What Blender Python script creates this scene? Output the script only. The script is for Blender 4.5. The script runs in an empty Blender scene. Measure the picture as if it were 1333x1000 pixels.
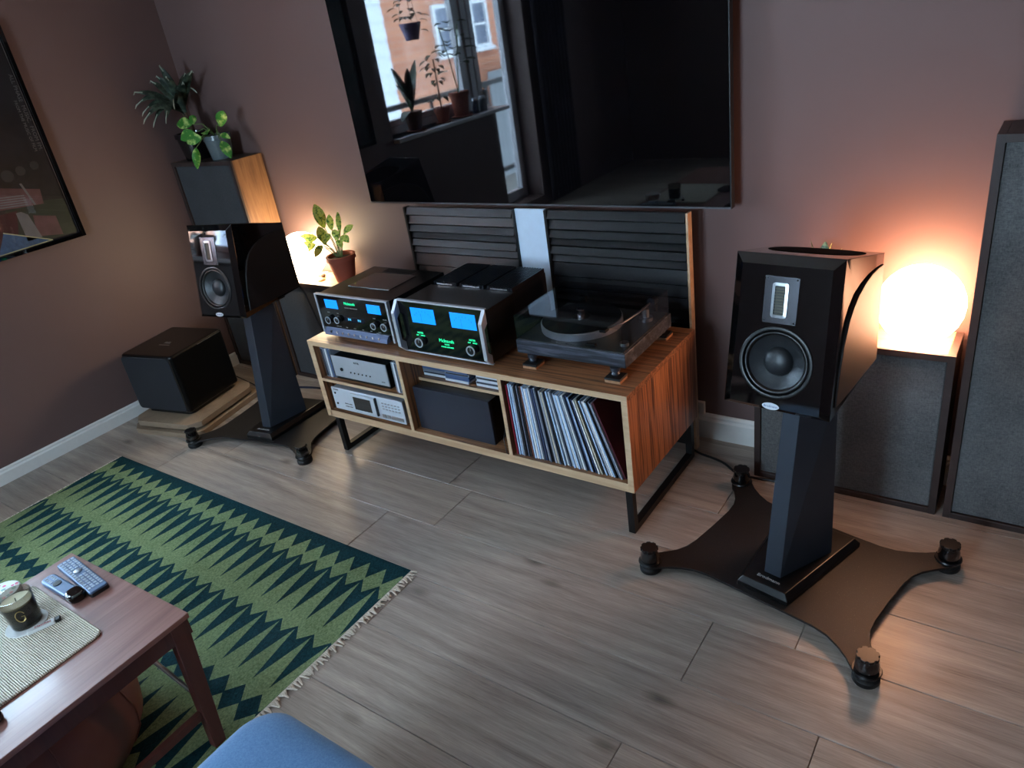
import bpy, math, random
from mathutils import Vector, Matrix
random.seed(7)
S = bpy.context.scene
COL = S.collection
R_ = math.radians

# ------------------------------------------------------------------ camera
def cam_axes(yaw, pitch, roll):
    f = Vector((math.sin(yaw)*math.cos(pitch), math.cos(yaw)*math.cos(pitch), -math.sin(pitch)))
    r = Vector((math.cos(yaw), -math.sin(yaw), 0)); u = r.cross(f)
    c, s = math.cos(roll), math.sin(roll)
    return r*c+u*s, -r*s+u*c, f
cr, cu, cf = cam_axes(-0.6763, 0.4613, -0.1608)
cd = bpy.data.cameras.new('camera'); cam = bpy.data.objects.new('camera', cd); COL.objects.link(cam)
cd.sensor_width = 36.0; cd.lens = 961.69/1333*36.0; cd.clip_start = .02; cd.clip_end = 100
M = Matrix(((cr.x, cu.x, -cf.x, 1.0426), (cr.y, cu.y, -cf.y, -2.6078), (cr.z, cu.z, -cf.z, 1.741), (0, 0, 0, 1)))
cam.matrix_world = M
S.camera = cam

# ------------------------------------------------------------------ world / daylight
W = bpy.data.worlds.new('overcast_sky'); S.world = W; W.use_nodes = True
bg = W.node_tree.nodes['Background']
bg.inputs['Color'].default_value = (.58, .78, 1.0, 1); bg.inputs['Strength'].default_value = 30.0
S.view_settings.view_transform = 'Standard'; S.view_settings.look = 'None'
S.view_settings.exposure = 0.56; S.view_settings.gamma = 1.0
S.view_settings.use_curve_mapping = False
S.cycles.use_denoising = True
S.cycles.max_bounces = 10; S.cycles.diffuse_bounces = 5; S.cycles.glossy_bounces = 5
S.cycles.transparent_max_bounces = 12; S.cycles.caustics_reflective = False; S.cycles.caustics_refractive = False
S.cycles.sample_clamp_indirect = 6.0

XL = -3.067                     # left wall
WY0, WY1, WZ0, WZ1 = -3.00, -1.74, 1.02, 2.42        # window opening
DY0, DY1, DZ0 = -3.66, -3.06, .10                    # balcony door opening
def portal(name, y0, y1, z0, z1):
    ld = bpy.data.lights.new(name, 'AREA'); ld.shape = 'RECTANGLE'; ld.size = y1-y0; ld.size_y = z1-z0
    ld.cycles.is_portal = True
    o = bpy.data.objects.new(name, ld); COL.objects.link(o)
    o.location = (XL-.22, (y0+y1)/2, (z0+z1)/2); o.rotation_euler = (R_(90), 0, R_(-90))
FX0, FX1, FZ0, FZ1 = -1.12, -.06, .80, 2.42             # unseen window added behind the camera to light the front faces
def portal_y(name):
    ld = bpy.data.lights.new(name, 'AREA'); ld.shape = 'RECTANGLE'; ld.size = FX1-FX0; ld.size_y = FZ1-FZ0; ld.cycles.is_portal = True
    o = bpy.data.objects.new(name, ld); COL.objects.link(o); o.location = ((FX0+FX1)/2, -5.6-.12, (FZ0+FZ1)/2); o.rotation_euler = (R_(90), 0, 0)
portal_y('daylight_portal')
portal('daylight_portal', WY0, WY1, WZ0, WZ1); portal('daylight_portal', DY0, DY1, DZ0, WZ1)
LAMP_R = ((1.0, .50, .28), 30.0)
LAMP_L = ((1.0, .78, .50), 21.0)

# ------------------------------------------------------------------ materials
def lin(c):                      # sRGB 0-255 -> linear
    return tuple(((v/255)/12.92 if v/255 <= .04045 else ((v/255+.055)/1.055)**2.4) for v in c)
class NT:
    def __init__(s, name):
        s.m = bpy.data.materials.new(name); s.m.use_nodes = True; s.t = s.m.node_tree; s.b = s.t.nodes['Principled BSDF']
    def n(s, typ, **kw):
        nd = s.t.nodes.new(typ)
        for k, v in kw.items():
            if k in nd.inputs.keys(): nd.inputs[k].default_value = v
            else: setattr(nd, k, v)
        return nd
    def l(s, a, b): s.t.links.new(a, b)
    def coord(s, scale=(1, 1, 1), loc=(0, 0, 0), rot=(0, 0, 0), rnd=0):
        tc = s.n('ShaderNodeTexCoord'); mp = s.n('ShaderNodeMapping')
        mp.inputs['Scale'].default_value = scale; mp.inputs['Location'].default_value = loc; mp.inputs['Rotation'].default_value = rot
        src = tc.outputs['Object']
        if rnd:
            oi = s.n('ShaderNodeObjectInfo'); mu = s.n('ShaderNodeMath', operation='MULTIPLY'); mu.inputs[1].default_value = rnd
            s.l(oi.outputs['Random'], mu.inputs[0]); ad = s.n('ShaderNodeVectorMath', operation='ADD')
            s.l(src, ad.inputs[0]); s.l(mu.outputs[0], ad.inputs[1]); src = ad.outputs[0]
        s.l(src, mp.inputs['Vector']); return mp.outputs['Vector']
    def ramp(s, fac, stops):
        r = s.n('ShaderNodeValToRGB'); e = r.color_ramp.elements
        while len(e) > 1: e.remove(e[0])
        e[0].position = stops[0][0]; e[0].color = (*stops[0][1], 1)
        for p, c in stops[1:]:
            q = e.new(p); q.color = (*c, 1)
        s.l(fac, r.inputs['Fac']); return r.outputs['Color']
    def noise(s, vec, scale, detail=4, rough=.55, dist=0):
        nd = s.n('ShaderNodeTexNoise'); nd.inputs['Scale'].default_value = scale; nd.inputs['Detail'].default_value = detail
        nd.inputs['Roughness'].default_value = rough; nd.inputs['Distortion'].default_value = dist
        if vec: s.l(vec, nd.inputs['Vector'])
        return nd.outputs['Fac']
    def mix(s, fac, a, b, mode='MIX'):
        m = s.n('ShaderNodeMix', data_type='RGBA', blend_type=mode)
        for v, i in ((fac, 0), (a, 6), (b, 7)):
            if isinstance(v, (int, float)): m.inputs[i].default_value = v
            elif isinstance(v, tuple): m.inputs[i].default_value = (*v, 1)
            else: s.l(v, m.inputs[i])
        return m.outputs[2]
    def bump(s, h, strength, dist=.002):
        b = s.n('ShaderNodeBump'); b.inputs['Strength'].default_value = strength; b.inputs['Distance'].default_value = dist
        s.l(h, b.inputs['Height']); s.l(b.outputs['Normal'], s.b.inputs['Normal'])
    def set(s, col=None, rough=.5, metal=0, spec=.5, coat=0, coatr=.05):
        B = s.b.inputs
        if col is not None:
            if isinstance(col, tuple): B['Base Color'].default_value = (*col, 1)
            else: s.l(col, B['Base Color'])
        B['Roughness'].default_value = rough; B['Metallic'].default_value = metal; B['Specular IOR Level'].default_value = spec
        B['Coat Weight'].default_value = coat; B['Coat Roughness'].default_value = coatr
        return s.m
MC = {}
def plain(name, rgb, rough=.5, metal=0, spec=.5, coat=0, var=.06, vs=40, bump=0):
    if name in MC: return MC[name]
    t = NT(name); c = lin(rgb); v = t.noise(t.coord(), vs, 3)
    col = t.mix(v, tuple(x*(1-var) for x in c), tuple(min(1, x*(1+var)) for x in c))
    if bump: t.bump(v, bump, .001)
    MC[name] = t.set(col, rough, metal, spec, coat); return MC[name]
def emit(name, rgb, strength, base=(.01, .01, .01)):
    if name in MC: return MC[name]
    t = NT(name); t.set(base, .3); t.b.inputs['Emission Color'].default_value = (*rgb, 1); t.b.inputs['Emission Strength'].default_value = strength
    MC[name] = t.m; return t.m
def wood(name, stops, across=(1, 30, 30), along=.8, rough=.45, bump=.15, rnd=7, dist=.6, coat=0):
    t = NT(name); v = t.coord(scale=across, rnd=rnd)
    a = t.noise(v, 1.0, 5, .6, dist); b = t.noise(t.coord(scale=tuple(x*6 for x in across), rnd=rnd), 1.0, 3, .6)
    f = t.mix(.25, a, b); c = t.ramp(f, stops); t.bump(b, bump, .0006)
    return t.set(c, rough, 0, .5, coat, .12)
def fabric(name, c1, c2, scale=900, rough=.95, bump=.5, big=6):
    t = NT(name); n1 = t.noise(t.coord(scale=(1, 1, .35)), scale, 3, .75); n3 = t.noise(t.coord(scale=(.35, .35, 1)), scale, 3, .75); n2 = t.noise(t.coord(), big, 3)
    n1 = t.mix(.5, n1, n3); fac = t.ramp(t.mix(.25, n1, n2), [(.36, (0, 0, 0)), (.64, (1, 1, 1))])
    c = t.mix(fac, lin(c1), lin(c2)); t.bump(n1, bump, .001)
    t.b.inputs['Sheen Weight'].default_value = .25
    return t.set(c, rough, 0, .2)

# wall paint
def paint(name, rgb, rough=.55):
    t = NT(name); n1 = t.noise(t.coord(), 55, 5, .6); n2 = t.noise(t.coord(), 1.3, 3)
    c = lin(rgb); col = t.mix(n2, tuple(x*.94 for x in c), tuple(x*1.06 for x in c)); t.bump(n1, .12, .003)
    return t.set(col, rough, 0, .4)
m_wall = paint('mauve_wall_paint', (102, 80, 77)); m_ceil = paint('white_ceiling_paint', (225, 222, 218), .8)
m_white = plain('white_gloss_trim', (222, 220, 216), .35); m_reveal = plain('white_window_paint', (215, 212, 220), .4)
# floor planks
def floor_mat():
    t = NT('grey_oak_laminate'); oi = t.n('ShaderNodeObjectInfo')
    v1 = t.coord(scale=(1.3, 15, 1), rnd=13); v2 = t.coord(scale=(11, 290, 1), rnd=17); v3 = t.coord(scale=(2.2, 5.0, 1), rnd=23)
    a = t.noise(v1, 1.0, 6, .62, 1.1); b = t.noise(v2, 1.0, 4, .65); k = t.n('ShaderNodeTexVoronoi'); t.l(v3, k.inputs['Vector']); k.inputs['Scale'].default_value = 1.0
    wv = t.n('ShaderNodeTexWave', wave_type='BANDS', bands_direction='Y'); t.l(t.coord(scale=(.35, 4.2, 1), rnd=11), wv.inputs['Vector'])
    wv.inputs['Scale'].default_value = 1.1; wv.inputs['Distortion'].default_value = 11; wv.inputs['Detail'].default_value = 3; wv.inputs['Detail Scale'].default_value = .9
    g = t.mix(.13, a, wv.outputs['Fac']); g = t.mix(.44, g, b)
    c = t.ramp(g, [(.28, lin((100, 90, 83))), (.42, lin((138, 126, 117))), (.55, lin((161, 148, 137))), (.72, lin((190, 176, 163)))])
    kn = t.ramp(k.outputs['Distance'], [(0.0, (.16, .15, .14)), (.045, (.42, .40, .38)), (.13, (1, 1, 1))])
    c = t.mix(.8, c, kn, 'MULTIPLY')
    tone = t.ramp(oi.outputs['Random'], [(0, (.86, .86, .87)), (.5, (1, 1, 1)), (1, (1.08, 1.05, 1.02))])
    c = t.mix(1.0, c, tone, 'MULTIPLY'); t.bump(b, .12, .0008)
    return t.set(c, .36, 0, .5)
m_floor = floor_mat(); m_sub = plain('dark_subfloor', (46, 40, 36), .8)
m_zebra_x = wood('zebrano_along_length', [(.30, lin((40, 24, 18))), (.40, lin((112, 74, 50))), (.46, lin((150, 106, 72))), (.50, lin((64, 38, 26))), (.56, lin((158, 112, 76))), (.62, lin((84, 50, 34))), (.70, lin((164, 118, 82)))], (.35, 17, 17), rough=.38, dist=.35)
m_zebra_z = wood('zebrano_upright_grain', [(.30, lin((40, 22, 15))), (.40, lin((122, 78, 50))), (.46, lin((162, 110, 72))), (.50, lin((62, 37, 26))), (.56, lin((170, 116, 76))), (.62, lin((84, 50, 33))), (.70, lin((176, 122, 80)))], (17, 17, .35), rough=.4, dist=.35)
m_edge = wood('pale_plywood_edge', [(.3, lin((168, 136, 104))), (.7, lin((206, 178, 144)))], (2, 30, 30))
m_pine = wood('pine_board', [(.3, lin((70, 46, 30))), (.45, lin((116, 80, 51))), (.55, lin((132, 94, 61))), (.7, lin((86, 57, 36)))], (16, 16, 1.0), rough=.55)
m_pine_x = wood('pine_board_along', [(.3, lin((142, 104, 70))), (.5, lin((176, 138, 98))), (.7, lin((192, 156, 116)))], (1.2, 22, 22), rough=.55)
m_dkframe = wood('dark_stained_frame', [(.3, lin((36, 26, 24))), (.7, lin((60, 44, 40)))], (4, 14, 4), rough=.5)
m_table = wood('red_brown_teak', [(.25, lin((104, 66, 58))), (.5, lin((140, 96, 86))), (.75, lin((160, 116, 104)))], (30, 1.2, 30), rough=.40, rnd=0, coat=.25)  # table top lightened: window sheen is mixed into the wood colour
m_tableleg = wood('red_brown_leg', [(.3, lin((64, 30, 26))), (.7, lin((92, 48, 40)))], (20, 20, 2), rough=.4)
m_ash = wood('black_ash_veneer', [(.36, lin((8, 10, 14))), (.5, lin((36, 42, 52))), (.64, lin((86, 92, 106)))], (2.5, 26, 44), rough=.4, dist=1.2)
m_birch = wood('birch_plywood', [(.3, lin((118, 98, 80))), (.7, lin((152, 130, 108)))], (8, 8, 40), rough=.6)
m_gloss = plain('piano_black_lacquer', (5, 5, 6), .04, 0, .5, .6, 0)
m_satin = plain('satin_black', (9, 9, 10), .34, 0, .45)
m_blackm = plain('black_powder_coat', (17, 17, 19), .45, .2)
m_steel = plain('dark_slate_steel', (48, 54, 63), .42, .35)
def speckle():
    t = NT('speckled_black_plate'); n = t.noise(t.coord(), 420, 2, .8); c = t.ramp(n, [(.52, lin((20, 18, 18))), (.68, lin((34, 30, 29))), (.76, lin((120, 102, 92)))])
    t.bump(n, .35, .0008); return t.set(c, .5, .15)
m_speck = speckle()
m_rubber = plain('black_rubber', (9, 9, 10), .6); m_cone = plain('grey_woven_cone', (34, 38, 42), .38, .3, .5, 0, .25, 300, .2)
m_silver = plain('brushed_silver', (176, 178, 182), .32, 1, .5, 0, .05, 200); m_alu = plain('pale_anodised_aluminium', (196, 204, 214), .42, .6)
m_chrome = plain('polished_chrome', (205, 205, 208), .1, 1); m_black = plain('matte_black_plastic', (10, 10, 11), .5)
m_grey_cloth = fabric('grey_speaker_cloth', (64, 65, 66), (112, 112, 112), 240)
m_char_cloth = fabric('charcoal_cloth', (40, 42, 45), (62, 64, 67), 240)
m_blue_cloth = fabric('heathered_blue_upholstery', (66, 104, 146), (100, 138, 178), 700, big=160)
m_terra = plain('terracotta_clay', (132, 66, 50), .75, 0, .3, 0, .15, 18)
m_leather = plain('brown_leather', (122, 80, 70), .5, 0, .4, 0, .12, 14, .1)
m_soil = plain('potting_soil', (38, 28, 22), .95, 0, .2, 0, .4, 200, .6)
m_text_g = emit('green_backlit_legend', (.02, .9, .38), 1.1); m_meter = emit('blue_backlit_meter', (.0, .22, 1.0), 1.25)
m_lcd = emit('cyan_display_digits', (.1, .6, .9), .9); m_ink = plain('printed_ink', (22, 22, 26), .6); m_ltext = plain('pale_lettering', (176, 174, 170), .5)
m_globeR = emit('warm_opal_glass', LAMP_R[0], LAMP_R[1], (.8, .8, .8)); m_globeL = emit('soft_opal_glass', LAMP_L[0], LAMP_L[1], (.8, .8, .8))
def glass(name, tint, refl=.06, rough=.02, dens=0.0):
    t = NT(name); t.t.nodes.remove(t.b); out = t.t.nodes['Material Output']
    tr = t.n('ShaderNodeBsdfTransparent'); tr.inputs['Color'].default_value = (*tint, 1)
    gl = t.n('ShaderNodeBsdfGlossy'); gl.inputs['Roughness'].default_value = rough
    lw = t.n('ShaderNodeLayerWeight'); lw.inputs['Blend'].default_value = .5      # Schlick reflectance, same from both sides
    pw = t.n('ShaderNodeMath', operation='POWER'); t.l(lw.outputs['Facing'], pw.inputs[0]); pw.inputs[1].default_value = 5
    fr = t.n('ShaderNodeMath', operation='MULTIPLY_ADD'); t.l(pw.outputs[0], fr.inputs[0]); fr.inputs[1].default_value = .96; fr.inputs[2].default_value = .04
    mx = t.n('ShaderNodeMixShader'); t.l(fr.outputs[0], mx.inputs[0]); t.l(tr.outputs[0], mx.inputs[1]); t.l(gl.outputs[0], mx.inputs[2])
    t.l(mx.outputs[0], out.inputs['Surface']); return t.m
m_pane = glass('window_glass', (.96, .98, .97)); m_smoke = glass('smoked_acrylic', (.80, .81, .83)); m_jar = glass('smoky_jar_glass', (.62, .59, .54))

# ------------------------------------------------------------------ mesh builder
class MB:
    def __init__(s, M=None): s.v = []; s.f = []; s.mi = []; s.M = M or Matrix(); s.cur = 0
    def add(s, vs, fs):
        b = len(s.v); s.v += [tuple(s.M @ Vector(p)) for p in vs]; s.f += [tuple(i+b for i in f) for f in fs]; s.mi += [s.cur]*len(fs); return s
    def box(s, x0, x1, y0, y1, z0, z1):
        return s.add([(x0, y0, z0), (x1, y0, z0), (x1, y1, z0), (x0, y1, z0), (x0, y0, z1), (x1, y0, z1), (x1, y1, z1), (x0, y1, z1)],
                     [(0, 3, 2, 1), (4, 5, 6, 7), (0, 1, 5, 4), (1, 2, 6, 5), (2, 3, 7, 6), (3, 0, 4, 7)])
    def loft(s, rings, closed=True, caps=True):
        n = len(rings[0]); vs = [p for r in rings for p in r]; fs = []
        for k in range(len(rings)-1):
            for i in range(n if closed else n-1):
                j = (i+1) % n; fs.append((k*n+i, k*n+j, (k+1)*n+j, (k+1)*n+i))
        if caps: fs.append(tuple(range(n-1, -1, -1))); fs.append(tuple((len(rings)-1)*n+i for i in range(n)))
        return s.add(vs, fs)
    def prism(s, poly, z0, z1, axis='z'):
        def P(a, b, c): return {'z': (a, b, c), 'y': (a, c, b), 'x': (c, a, b)}[axis]
        return s.loft([[P(a, b, z0) for a, b in poly], [P(a, b, z1) for a, b in poly]])
    def lathe(s, prof, n=24, c=(0, 0, 0), caps=True):
        return s.loft([[(c[0]+r*math.cos(2*math.pi*i/n), c[1]+r*math.sin(2*math.pi*i/n), c[2]+z) for i in range(n)] for r, z in prof], True, caps)
    def tube(s, pts, r, n=8, caps=True):
        P = [Vector(p) for p in pts]; rings = []; up = Vector((0, 0, 1)); rr = r if isinstance(r, (list, tuple)) else [r]*len(P)
        for i, p in enumerate(P):
            t = (P[min(i+1, len(P)-1)]-P[max(i-1, 0)]).normalized()
            a = t.cross(up); a = a.normalized() if a.length > 1e-3 else Vector((1, 0, 0)); b = a.cross(t).normalized()
            rings.append([tuple(p+a*rr[i]*math.cos(2*math.pi*k/n)+b*rr[i]*math.sin(2*math.pi*k/n)) for k in range(n)])
        return s.loft(rings, True, caps)
    def build(s, name, mat, parent=None, bevel=0, smooth=None, seg=2, label=None, loc=None):
        me = bpy.data.meshes.new(name); me.from_pydata(s.v, [], s.f)
        for m in (mat if isinstance(mat, list) else [mat]): me.materials.append(m)
        if isinstance(mat, list): me.polygons.foreach_set('material_index', s.mi)
        import bmesh
        bm = bmesh.new(); bm.from_mesh(me); bmesh.ops.recalc_face_normals(bm, faces=bm.faces); bm.to_mesh(me); bm.free()
        if smooth:
            me.polygons.foreach_set('use_smooth', [True]*len(me.polygons)); me.set_sharp_from_angle(angle=R_(smooth))
        me.update()
        o = bpy.data.objects.new(name, me); COL.objects.link(o); o.parent = parent
        if bevel:
            b = o.modifiers.new('bevel', 'BEVEL'); b.width = bevel; b.segments = seg; b.limit_method = 'ANGLE'; b.angle_limit = R_(35)
        if label: o['label'] = label
        if loc: o.location = loc
        return o
def tag(o, label, cat, group=None):
    o['label'] = label; o['category'] = cat
    if group: o['group'] = group
    return o
def thing(name, label, cat, loc=(0, 0, 0), rz=0, group=None):
    o = bpy.data.objects.new(name, None); COL.objects.link(o); o.location = loc; o.rotation_euler = (0, 0, R_(rz)); o.empty_display_size = .05
    return tag(o, label, cat, group)
def struct(o): o['kind'] = 'structure'; return o
def text(name, s, size, mat, parent, M, ext=.0004, align='CENTER', label=None, sx=1.0):
    c = bpy.data.curves.new(name, 'FONT'); c.body = s; c.size = size; c.align_x = align; c.align_y = 'CENTER'; c.extrude = ext; c.resolution_u = 2
    t = bpy.data.objects.new(name, c); COL.objects.link(t); bpy.context.view_layer.update()
    me = bpy.data.meshes.new_from_object(t.evaluated_get(bpy.context.evaluated_depsgraph_get()))
    bpy.data.objects.remove(t); bpy.data.curves.remove(c); me.transform(M @ Matrix.Diagonal((sx, 1, 1, 1))); me.materials.clear(); me.materials.append(mat)
    o = bpy.data.objects.new(name, me); COL.objects.link(o); o.parent = parent
    if label: o['label'] = label
    return o
def face(x, y, z): return Matrix.Translation((x, y, z)) @ Matrix.Rotation(R_(90), 4, 'X')     # text plane facing -y
def rrect(x0, x1, y0, y1, r, n=5):
    P = []
    for cx, cy, a0 in ((x1-r, y1-r, 0), (x0+r, y1-r, 90), (x0+r, y0+r, 180), (x1-r, y0+r, 270)):
        for k in range(n+1):
            a = R_(a0+90*k/n); P.append((cx+r*math.cos(a), cy+r*math.sin(a)))
    return P
def ordinal(n): return ['first', 'second', 'third', 'fourth', 'fifth', 'sixth', 'seventh', 'eighth', 'ninth', 'tenth'][n] if n < 10 else '%d%s' % (n+1, {1: 'st', 2: 'nd', 3: 'rd'}.get((n+1) % 10 if (n+1) % 100 not in (11, 12, 13) else 0, 'th'))

# ------------------------------------------------------------------ room shell
XR, YF, ZC = 3.1, -5.6, 2.62
fl = struct(MB().box(XL-.3, XR+.2, YF-.2, .2, -.16, -.012).build('floor', m_sub))
PW = .252
pl_cache = {}
row = 0; ytop = -.748+PW*3
for k in range(23):
    y1 = ytop-PW*k; y0 = y1-PW
    if y0 < YF: y0 = YF
    if y1 <= YF+.01: break
    yy1 = min(y1, 0.0)
    off = {2: .5, 3: -.752, 4: .386, 5: -.62, 6: .33}.get(k, random.uniform(0, 1.38)); off = XL+((off-XL) % 1.38)-1.38
    x0 = off
    while x0 < XR:
        a, b = max(x0, XL), min(x0+1.38, XR)
        if b-a > .02:
            w, h = b-a, yy1-y0; key = (round(w, 3), round(h, 3))
            if key not in pl_cache:
                g = .0009; pr = .0016
                pl_cache[key] = MB().loft([[(-w/2+g, -h/2+g, -.012), (w/2-g, -h/2+g, -.012), (w/2-g, h/2-g, -.012), (-w/2+g, h/2-g, -.012)],
                                          [(-w/2+g, -h/2+g, -pr), (w/2-g, -h/2+g, -pr), (w/2-g, h/2-g, -pr), (-w/2+g, h/2-g, -pr)],
                                          [(-w/2+g+pr, -h/2+g+pr, 0), (w/2-g-pr, -h/2+g+pr, 0), (w/2-g-pr, h/2-g-pr, 0), (-w/2+g+pr, h/2-g-pr, 0)]]).build('plank', m_floor, fl)
                o = pl_cache[key]
            else:
                o = pl_cache[key].copy(); COL.objects.link(o)
            o.location = ((a+b)/2, (y0+yy1)/2, 0)
        x0 += 1.38
struct(MB().box(XL-.3, XR+.2, 0, .2, 0, ZC).build('wall_back', m_wall))
wf = MB()
for a in ((XL-.3, FX0, YF-.2, YF, 0, ZC), (FX1, XR+.2, YF-.2, YF, 0, ZC), (FX0, FX1, YF-.2, YF, 0, FZ0), (FX0, FX1, YF-.2, YF, FZ1, ZC)): wf.box(*a)
struct(wf.build('wall_front', m_wall))
struct(MB().box(XR, XR+.2, YF, 0, 0, ZC).build('wall_right', m_wall))
struct(MB().box(XL-.3, XR+.2, YF-.2, .2, ZC, ZC+.15).build('ceiling', m_ceil))
wl = MB()
for a in ((XL-.3, XL, WY1, 0, 0, ZC), (XL-.3, XL, WY0, WY1, 0, WZ0), (XL-.3, XL, DY0, WY1, WZ1, ZC), (XL-.3, XL, DY1, WY0, 0, WZ0), (XL-.3, XL, DY0, DY1, 0, DZ0), (XL-.3, XL, YF, DY0, 0, ZC)): wl.box(*a)
struct(wl.build('wall_left', m_wall))
bbp = [(0, 0), (.016, 0), (.016, .058), (.011, .066), (.011, .074), (.005, .08), (0, .08)]
b = MB()
b.loft([[(XL+p[0], -.225, p[1]) for p in bbp], [(XL+p[0], DY1+.02, p[1]) for p in bbp]]); struct(b.build('baseboard_left', m_white))
bb2 = [(0, 0), (-.018, 0), (-.018, .085), (-.012, .094), (-.012, .104), (-.005, .115), (0, .115)]
b = MB(); b.loft([[(XL+.0, p[0], p[1]) for p in bb2], [(XR, p[0], p[1]) for p in bb2]]); struct(b.build('baseboard_back', m_white))
# window, balcony door and sill on the left wall
xg = XL-.22
def frame_yz(mb, y0, y1, z0, z1, w, x0, x1):
    mb.box(x0, x1, y0, y0+w, z0, z1); mb.box(x0, x1, y1-w, y1, z0, z1); mb.box(x0, x1, y0+w, y1-w, z0, z0+w); mb.box(x0, x1, y0+w, y1-w, z1-w, z1)
w1 = MB(); frame_yz(w1, WY0, WY1, WZ0, WZ1, .06, xg-.03, xg+.03); w1.box(xg-.05, xg+.05, DY1, WY0, WZ0, WZ1); w1 = struct(w1.build('window_1', m_reveal, bevel=.004))
sh = MB(); frame_yz(sh, WY0+.062, WY1-.062, WZ0+.062, WZ1-.062, .045, xg-.02, xg+.04); sh.build('sash', m_reveal, w1, bevel=.004)
MB().box(xg-.004, xg+.004, WY0+.108, WY1-.108, WZ0+.108, WZ1-.108).build('pane', m_pane, w1)
MB().box(xg+.042, xg+.07, WY0+.075, WY0+.095, 1.55, 1.68).build('handle', m_silver, w1, bevel=.003)
d1 = MB(); frame_yz(d1, DY0, DY1, DZ0, WZ1, .035, xg-.03, xg+.03); d1 = struct(d1.build('door_1', m_reveal, bevel=.004))
lf = MB(); frame_yz(lf, DY0+.037, DY1-.037, DZ0+.037, WZ1-.037, .06, xg-.02, xg+.04); lf.build('door_leaf', m_reveal, d1, bevel=.004)
MB().box(xg-.004, xg+.004, DY0+.098, DY1-.098, DZ0+.098, WZ1-.098).build('pane', m_pane, d1)
MB().box(xg+.042, xg+.075, DY1-.115, DY1-.09, 1.05, 1.17).build('handle', m_silver, d1, bevel=.003)
w2 = MB(); yg = YF-.12
for a in ((FX0, FX0+.06, yg-.03, yg+.03, FZ0, FZ1), (FX1-.06, FX1, yg-.03, yg+.03, FZ0, FZ1), (FX0+.06, FX1-.06, yg-.03, yg+.03, FZ0, FZ0+.06), (FX0+.06, FX1-.06, yg-.03, yg+.03, FZ1-.06, FZ1), ((FX0+FX1)/2-.04, (FX0+FX1)/2+.04, yg-.03, yg+.03, FZ0+.06, FZ1-.06)): w2.box(*a)
w2 = struct(w2.build('unseen_window', m_reveal)); MB().box(FX0+.06, (FX0+FX1)/2-.04, yg-.003, yg+.003, FZ0+.06, FZ1-.06).build('pane', m_pane, w2); MB().box((FX0+FX1)/2+.04, FX1-.06, yg-.003, yg+.003, FZ0+.06, FZ1-.06).build('pane', m_pane, w2)
struct(MB().box(XL-.19, XL+.06, WY0-.2, WY1, WZ0-.03, WZ0+.0).build('trim_1', m_reveal, bevel=.006))      # window sill board

# ------------------------------------------------------------------ outside: brick house opposite
m_brick = NT('orange_brick'); br = m_brick.n('ShaderNodeTexBrick'); m_brick.l(m_brick.coord(scale=(1, 1, 1), rot=(R_(90), 0, R_(90))), br.inputs['Vector'])
br.inputs['Color1'].default_value = (*lin((176, 112, 86)), 1); br.inputs['Color2'].default_value = (*lin((196, 130, 100)), 1); br.inputs['Mortar'].default_value = (*lin((190, 170, 156)), 1)
br.inputs['Scale'].default_value = 4.5; br.inputs['Mortar Size'].default_value = .015; m_brick = m_brick.set(br.outputs['Color'], .9)
m_siding = plain('white_siding', (214, 216, 220), .6)
bh = thing('brick_house', 'orange brick house seen through the window', 'building', (-9.4, -10, -4))
MB().box(-.4, .4, -12, 1.95, 0, 14).build('wall', m_brick, bh)
for wy in (.30, -.85, -2.1, -3.4):
    for wz in (5.25, 7.2):
        o = MB(); frame_yz(o, wy-.28, wy+.28, wz-.06, wz+.82, .07, .4, .47); o.box(.4, .46, wy-.21, wy+.21, wz+.36, wz+.40); o.box(.4, .52, wy-.34, wy+.34, wz-.12, wz-.06)
        o = o.build('window', m_siding, bh); MB().box(.402, .41, wy-.21, wy+.21, wz+.01, wz+.75).build('pane', plain('dark_far_glass', (96, 104, 124), .15), o)
sd = thing('white_house', 'white clapboard house beside the brick one', 'building', (-8.95, -5.6, -4))
for k in range(34): MB().prism([(0, 0), (.05, 0), (.02, .28), (0, .28)], -2.45, 4, 'y').build('clapboard', m_siding, sd, loc=(.0, 0, k*.28+2))
MB().box(-.5, 0, -2.45, 4, 0, 13).build('wall', m_siding, sd)
rl = thing('balcony_railing', 'dark balcony railing outside the window', 'railing', (-4.6, -3.5, -.1))
MB().box(-.03, .03, -2.5, 2.6, 1.12, 1.17).build('top_rail', m_blackm, rl); MB().box(-.03, .03, -2.5, 2.6, .1, .14).build('bottom_rail', m_blackm, rl)
for k in range(6): MB().box(-.015, .015, -2.5+k, -2.47+k, 0, 1.12).build('post', m_blackm, rl)
bf = thing('balcony_slab', 'grey concrete balcony slab outside the door', 'balcony', (0, 0, 0)); MB().box(-4.7, XL-.301, -6, -.8, -.25, -.1).build('slab', plain('concrete', (128, 126, 122), .9), bf)
fe = thing('wooden_fence', 'grey weathered board fence across the yard', 'fence', (-8.6, -12.6, -4))
for k in range(14): MB().box(0, .03, k*.16, k*.16+.145, 0, 4.75).build('board', plain('weathered_board', (120, 122, 126), .85, var=.2), fe)

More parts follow.
